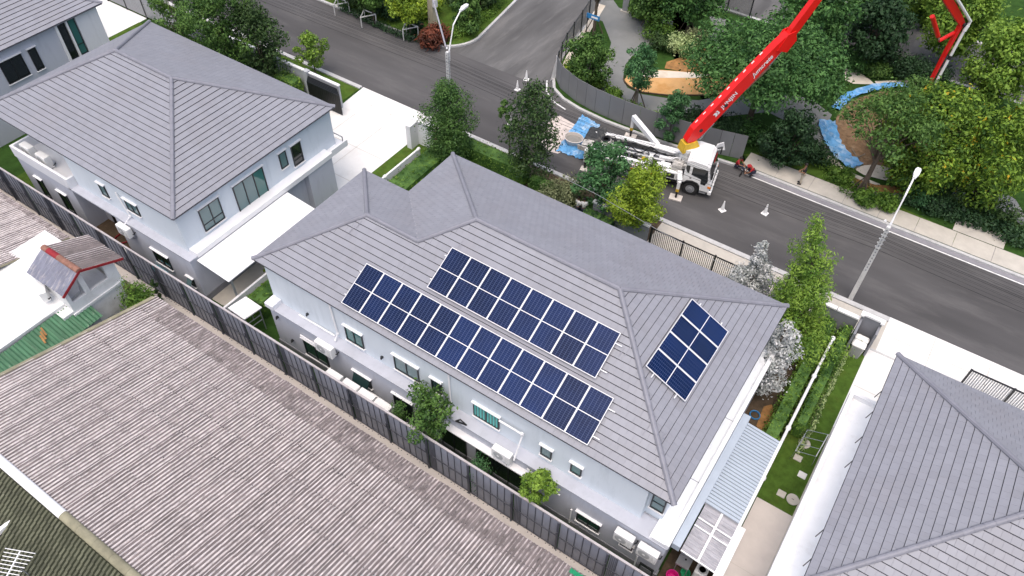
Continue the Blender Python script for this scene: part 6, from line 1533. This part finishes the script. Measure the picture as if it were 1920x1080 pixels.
# behind the sheet fence
def y_tree(label, px, py, y, R, H, m, **kw):
    q = GY(px, py, y); return tree(label, 'tree', (q.x, y, max(.05, q.z - H*.62)), H, R, m, **kw)
y_tree('small tree with spreading branches behind the sheet fence', 805, 775, 14.05, 1.6, 3.6, 'leaf_mid', shape='loose', n=3000, size=.17, cb=.3, nb=22, seed=21, bark='bark_pale', tr=.05, spread=1.1)
y_tree('small round bright green tree at the fence near the right corner', 1008, 912, 13.95, .85, 2.4, 'leaf_bright', shape='round', n=3400, size=.13, cb=.25, nb=18, seed=22, tr=.04)
q = GY(745, 755, 13.9); shrub('dark conical shrub left of the small spreading tree', (q.x, q.y), .42, max(.9, q.z + .35), 'leaf_cypress', 1500, .11, 6, nb=5)
q = GY(905, 866, 13.9); shrub('dark feathery plant in front of the black glass doors', (q.x, q.y), .75, max(.9, q.z + .3), 'leaf_bluegreen', 1100, .15, 7, nb=6, aspect=.25)
q = G(262, 562, 2.6); shrub('round green bush at the corner of the brown corrugated roof', (q.x, q.y), 1.0, 3.9, 'leaf_hedge', 6500, .14, 8, nb=12)
q = GY(292, 545, 12.7); tree('thin climbing plant against the sheet fence', 'plant', (q.x, 12.75, .1), 2.6, .3, 'leaf_dark', 'column', 700, .12, .05, .03, 9, 9, name='plant')
shrub('green bush at the left edge beside the green lean-to', G(0, 690, 2.5), .6, 3.2, 'leaf_hedge', 1500, .14, 9)
q = G(505, 490, 2); shrub('yellow green bush under the eave of the left wing', (q.x, q.y), .55, 2.4, 'leaf_lime', 700, .14, 19)
# left house trees
px_tree('large full green tree behind the left house roof', (395, 165), (385, -55), 3.2, 'leaf_mid', n=13000, size=.21, cb=.15, nb=34, seed=31, hollow=.45)
px_tree('broad dark green tree right of the large full one', (475, 165), (462, 5), 2.6, 'leaf_dark', n=9000, size=.2, cb=.12, nb=28, seed=32)
px_tree('bushy green tree at the top left behind the white driveway', (300, 90), (300, -40), 2.0, 'leaf_mid', n=4500, size=.21, cb=.1, nb=20, seed=36)
hedge('dark hedge below the broad dark tree', -50.5, -43.4, 31.9, 32.9, 1.6, m='leaf_darkshrub', seed=33)
px_tree('small open young tree on the verge by the folding gate', (577, 141), (577, 62), 1.5, 'leaf_bright', shape='loose', n=2600, size=.2, cb=.32, nb=24, seed=34, spread=1.05, tr=.05)
# corner lot
for i, (f, h, R, m, lab, n) in enumerate((((640, 22), (640, -80), 1.6, 'leaf_mid', 'young staked tree at the top edge by the left road kerb', 2500), ((690, 45), (690, -45), 1.75, 'leaf_mid', 'staked green tree second from the left on the corner lawn', 4000), ((768, 68), (762, -30), 1.9, 'leaf_lime', 'staked yellow green tree beside the tan utility pole', 5200))):
    px_tree(lab, f, h, R, m, shape='round', n=n, size=.24, cb=.38, nb=24, seed=41 + i, tr=.07, group='staked trees on the corner lawn')
    q = G(*f, .12); t = thing('tree_support', 'white stake frame around the %s corner lawn tree from the left' % ORD[i], 'tree support', q)
    for k in range(3):
        a = 2*math.pi*k/3 + .5; p = Vector((q.x + math.cos(a)*.75, q.y + math.sin(a)*.75, .1)); b = MB(); b.tube([p, p + Vector((0, 0, 1.0))], .05, 6); b.build('stake', M['pole_concrete'], t)
        a2 = a + 2*math.pi/3; p2 = Vector((q.x + math.cos(a2)*.75, q.y + math.sin(a2)*.75, .1)); b = MB(); b.tube([p + Vector((0, 0, .95)), p2 + Vector((0, 0, .95))], .05, 6); b.build('crossbar', M['pole_concrete'], t)
q = G(818, 84, .12); shrub('dark red leaved shrub at the road corner', q, 1.35, 1.9, 'leaf_red', 2400, .38, 44, nb=9, aspect=.28)
px_tree('green bushy tree behind the junction street lamp', (868, 58), (872, -20), 1.7, 'leaf_mid', n=4200, size=.24, cb=.05, nb=22, seed=46)
px_tree('dark tree at the top edge behind the red shrub', (900, 15), (900, -70), 2.2, 'leaf_dark', n=4000, size=.28, cb=.1, nb=20, seed=47)
for i, (px, py, R, m) in enumerate(((690, 8, 2.0, 'leaf_dark'), (735, 22, 1.5, 'leaf_darkshrub'), (740, -10, 2.4, 'leaf_deep'), (800, 20, 1.6, 'leaf_lime'), (850, -8, 2.2, 'leaf_dark'), (778, 50, .9, 'leaf_darkshrub'), (655, -8, 1.5, 'leaf_mid'))):
    q = G(px, py + 10, .12); shrub(['dark shrub under the left corner lawn trees', 'dark shrub between two staked trees', 'deep green shrub at the top edge', 'yellow green shrub beside the tan pole', 'dark shrub at the top edge right of the tan pole', 'low dark shrub left of the red shrub', 'green shrub at the top edge by the left road'][i], q, R, R*1.2, m, int(1100*R), .25, 50 + i, nb=8)
def hedge_path(label, pix, w, h, m, seed=1, z0=.1, size=.15, name='hedge', dens=150):
    pts = [G(px, py, z0) for px, py in pix]; t = thing(name, label, 'hedge', pts[0]); blobs = []; L = 0; r = random.Random(seed)
    for a, c in zip(pts[:-1], pts[1:]):
        d = (c - a).length; L += d; k = max(1, int(d/(w*.6)))
        for i in range(k): p = a.lerp(c, (i + .5)/k); blobs.append((p.x + r.uniform(-.1, .1)*w, p.y + r.uniform(-.1, .1)*w, z0 + h*.45, w*.55, w*.55, h*.55*r.uniform(.85, 1.15)))
    leaf_mesh('foliage', blobs, int(L*(w + 2*h)*dens), size, m, t, seed, hollow=.6); return t
hedge_path('low hedge curving around the corner lawn shrubs', [(838, 72), (868, 66), (892, 48), (925, 20), (945, 0)], 1.0, .6, 'leaf_hedge', 61)
hedge_path('low hedge line behind the red shrub', [(640, 15), (700, 45), (760, 72), (800, 80)], .8, .5, 'leaf_darkshrub', 62)
# park
PT = [
 ((1104, 163), (1108, 62), 2.05, 'leaf_mid', 'round', 6200, .22, .14, 26, 'bushy green tree inside the bend of the hoarding', 0),
 ((1124, 62), (1128, -75), 2.0, 'leaf_mid', 'loose', 1500, .26, .55, 16, 'bare branched tree with a dark trunk by the net fence', 4),
 ((1213, 200), (1210, 82), 1.8, 'leaf_bluegreen', 'loose', 3600, .2, .42, 24, 'multi stemmed light tree in front of the orange pad', 3),
 ((1228, 50), (1238, -75), 3.0, 'leaf_mid', 'round', 8500, .27, .22, 32, 'large staked green tree behind the park path', 4),
 ((1322, 64), (1318, -90), 2.9, 'leaf_deep', 'round', 8000, .27, .25, 30, 'large staked deep green tree right of the park path', 4),
 ((1432, 226), (1458, 50), 5.6, 'leaf_deep', 'flat', 30000, .24, .3, 60, 'very large spreading deep green tree beside the boom', 0),
 ((1560, 130), (1560, -60), 3.4, 'leaf_deep', 'round', 9500, .3, .25, 34, 'tall deep green tree at the top edge right of the boom', 0),
 ((1668, 125), (1672, 0), 3.0, 'leaf_darkshrub', 'round', 7500, .3, .25, 30, 'dark tree in the middle of the back of the park', 0),
 ((1700, 60), (1705, -110), 3.2, 'leaf_mid', 'round', 7500, .32, .2, 30, 'green tree at the top edge left of the boom end', 0),
 ((1868, 120), (1855, -70), 3.8, 'leaf_bright', 'round', 11000, .3, .2, 36, 'bright green tree right of the boom end pipe', 0),
 ((1632, 366), (1705, 165), 3.3, 'leaf_mid', 'flat', 6500, .2, .45, 34, 'thin crowned tree with propped trunk above the mulch bed', 5),
 ((1800, 352), (1800, 165), 3.7, 'leaf_flower', 'round', 19000, .25, .12, 50, 'large tree with yellow blossoms at the right of the park', 3),
 ((1930, 385), (1930, 205), 3.2, 'leaf_flower', 'round', 9500, .25, .12, 36, 'tree with yellow blossoms cut by the right edge', 3),
 ((1735, 290), (1735, 150), 2.6, 'leaf_mid', 'round', 6500, .24, .2, 26, 'green tree overhanging the mulch bed on the right', 0),
 ((1495, 310), (1500, 205), 2.1, 'leaf_darkshrub', 'round', 6500, .2, .1, 26, 'dark low tree beside the end of the hoarding', 0),
 ((1270, 262), (1272, 170), 1.4, 'leaf_bluegreen', 'round', 3600, .2, .1, 20, 'small round tree just behind the hoarding', 0),
 ((1930, 195), (1925, 40), 3.4, 'leaf_bright', 'round', 8000, .3, .15, 30, 'bright green tree at the right edge above the blossoms', 0),
 ((1590, 60), (1595, -60), 2.6, 'leaf_deep', 'round', 4500, .32, .15, 24, 'deep green tree on the far side of the back road', 0),
 ((1770, 45), (1775, -60), 2.6, 'leaf_bright', 'round', 4500, .32, .1, 24, 'bright tree behind the back road, beyond the boom', 0),
]
for i, (f, h, R, m, shp, n, sz, cb, nb, lab, stk) in enumerate(PT):
    px_tree(lab, f, h, R, m, shape=shp, n=n, size=sz, cb=cb, nb=nb, seed=70 + i, tr=.1 + .02*R, stakes=stk, bark='bark_pale' if i in (0, 2) else 'bark', hollow=.35)
SH = [((1120, 165), 1.0, 'leaf_hedge', 'green bush at the foot of the bushy tree'), ((1150, 182), .7, 'leaf_hedge', 'small bush behind the first hoarding panels'), ((1070, 135), .9, 'leaf_lime', 'yellow green bush by the end of the hoarding'),
 ((1310, 245), 1.5, 'leaf_darkshrub', 'dark bush behind the hoarding left of the boom'), ((1360, 255), 1.6, 'leaf_darkshrub', 'dark bush behind the boom base'), ((1400, 262), 1.4, 'leaf_deep', 'deep green bush near the end of the hoarding'),
 ((1450, 290), 1.4, 'leaf_darkshrub', 'dark bush at the hoarding end'), ((1530, 305), 1.3, 'leaf_darkshrub', 'dark bush between the low dark tree and the lawn'), ((1235, 70), 1.5, 'leaf_hedge', 'bush below the large staked tree'),
 ((1240, 92), 1.3, 'leaf_dark', 'dark ground plant below the park trees'), ((1275, 100), 1.5, 'leaf_pale', 'pale green ground plant beside the orange soil'), ((1305, 85), 1.3, 'leaf_olive', 'olive ground plant beside the orange soil'),
 ((1195, 35), 1.3, 'leaf_hedge', 'green bush at the path beside the grey board'), ((1215, 15), 1.7, 'leaf_mid', 'green bush at the top edge behind the grey board'), ((1690, 145), 1.8, 'leaf_darkshrub', 'dark bush in front of the back road'), ((1640, 142), 1.2, 'leaf_mid', 'green bush beside the cream path'),
 ((1600, 128), 1.4, 'leaf_deep', 'deep green bush at the left of the cream path'), ((1740, 160), 1.6, 'leaf_darkshrub', 'dark bush at the foot of the boom end'), ((1620, 380), 1.0, 'leaf_hedge', 'round bush below the propped tree'), ((1575, 335), .9, 'leaf_hedge', 'low bush beside the cream path edge'),
 ((1660, 388), .9, 'leaf_hedge', 'low bush right of the propped tree'), ((1720, 378), 1.3, 'leaf_bluegreen', 'blue green bush behind the right street lamp'), ((1765, 398), 1.1, 'leaf_darkshrub', 'dark bush in the roadside planting'), ((1690, 350), 1.3, 'leaf_mid', 'bush behind the right lamp head'), ((1800, 60), 1.8, 'leaf_mid', 'bush at the back road near the bright tree')]
for i, ((px, py), R, m, lab) in enumerate(SH):
    shrub(lab, G(px, py, .1), R, R*1.15, m, int(1500*R), .2, 120 + i, nb=9, z0=.1)
hedge_path('low hedge along the inside of the hoarding', [(1130, 190), (1170, 205), (1230, 232), (1300, 255), (1380, 275)], 1.0, .9, 'leaf_hedge', 63)
hedge_path('dark hedge along the roadside lawn on the right', [(1690, 372), (1760, 402), (1800, 415), (1860, 432), (1925, 462)], 1.4, 1.0, 'leaf_darkshrub', 64, size=.2, dens=110)
hedge_path('second dark hedge behind the entrance slab', [(1770, 375), (1850, 405), (1925, 435)], 1.6, 1.4, 'leaf_dark', 65, size=.2, dens=110)
hedge_path('clipped low hedge around the cream path', [(1540, 300), (1575, 345), (1610, 375)], 1.6, .8, 'leaf_hedge', 66, dens=120)
hedge_path('dark planting along the back road kerb', [(1480, 70), (1560, 95), (1650, 118), (1720, 140)], 2.0, 1.0, 'leaf_darkshrub', 67, size=.26, dens=70)
# fallen blue sheet round the mulch bed
def strip(label, pix, w, seed):
    pts = [G(px, py, .16) for px, py in pix]; r = random.Random(seed); b = MB(); vs = []; n = len(pts)
    for k, p in enumerate(pts):
        d = (pts[min(k+1, n-1)] - pts[max(k-1, 0)]).normalized(); s_ = Vector((-d.y, d.x, 0))
        for j in range(7): vs.append(p + s_*(w*(j/6 - .5) + r.uniform(-.05, .05)) + Vector((0, 0, .18*abs(math.sin(j*1.9 + k*1.3)) + r.random()*.1)))
    b.add(vs, [(k*7+j, (k+1)*7+j, (k+1)*7+j+1, k*7+j+1) for k in range(n-1) for j in range(6)]); tag(b.build('tarpaulin', M['tarp_blue']), label, 'tarpaulin')
def dense(pix, m=4):
    out = []
    for (a, b_), (c, d) in zip(pix[:-1], pix[1:]):
        for i in range(m): out.append((a + (c-a)*i/m, b_ + (d-b_)*i/m))
    return out + [pix[-1]]
strip('blue plastic sheet edging the far side of the mulch bed', dense([(1566, 206), (1580, 190), (1600, 177), (1640, 165), (1682, 161), (1715, 168)]), .7, 1)
strip('wide blue plastic sheet along the path side of the mulch bed', dense([(1549, 228), (1553, 250), (1562, 272), (1580, 295), (1605, 315)]), 1.25, 2)
for k in range(26):
    rr_ = random.Random(300 + k); q = G(rr_.uniform(1580, 1720), rr_.uniform(195, 300), .17); a = rr_.uniform(0, 3.1); L = rr_.uniform(.3, .9)
    b = MB(); b.tube([(q.x, q.y, .2), (q.x + math.cos(a)*L, q.y + math.sin(a)*L, .22 + rr_.random()*.15)], .03, 5); o = b.build('dry_branch', M['bark_pale']); tag(o, 'dry cut branch lying on the mulch bed inside the blue sheet', 'branch', 'dry branches on the mulch bed')
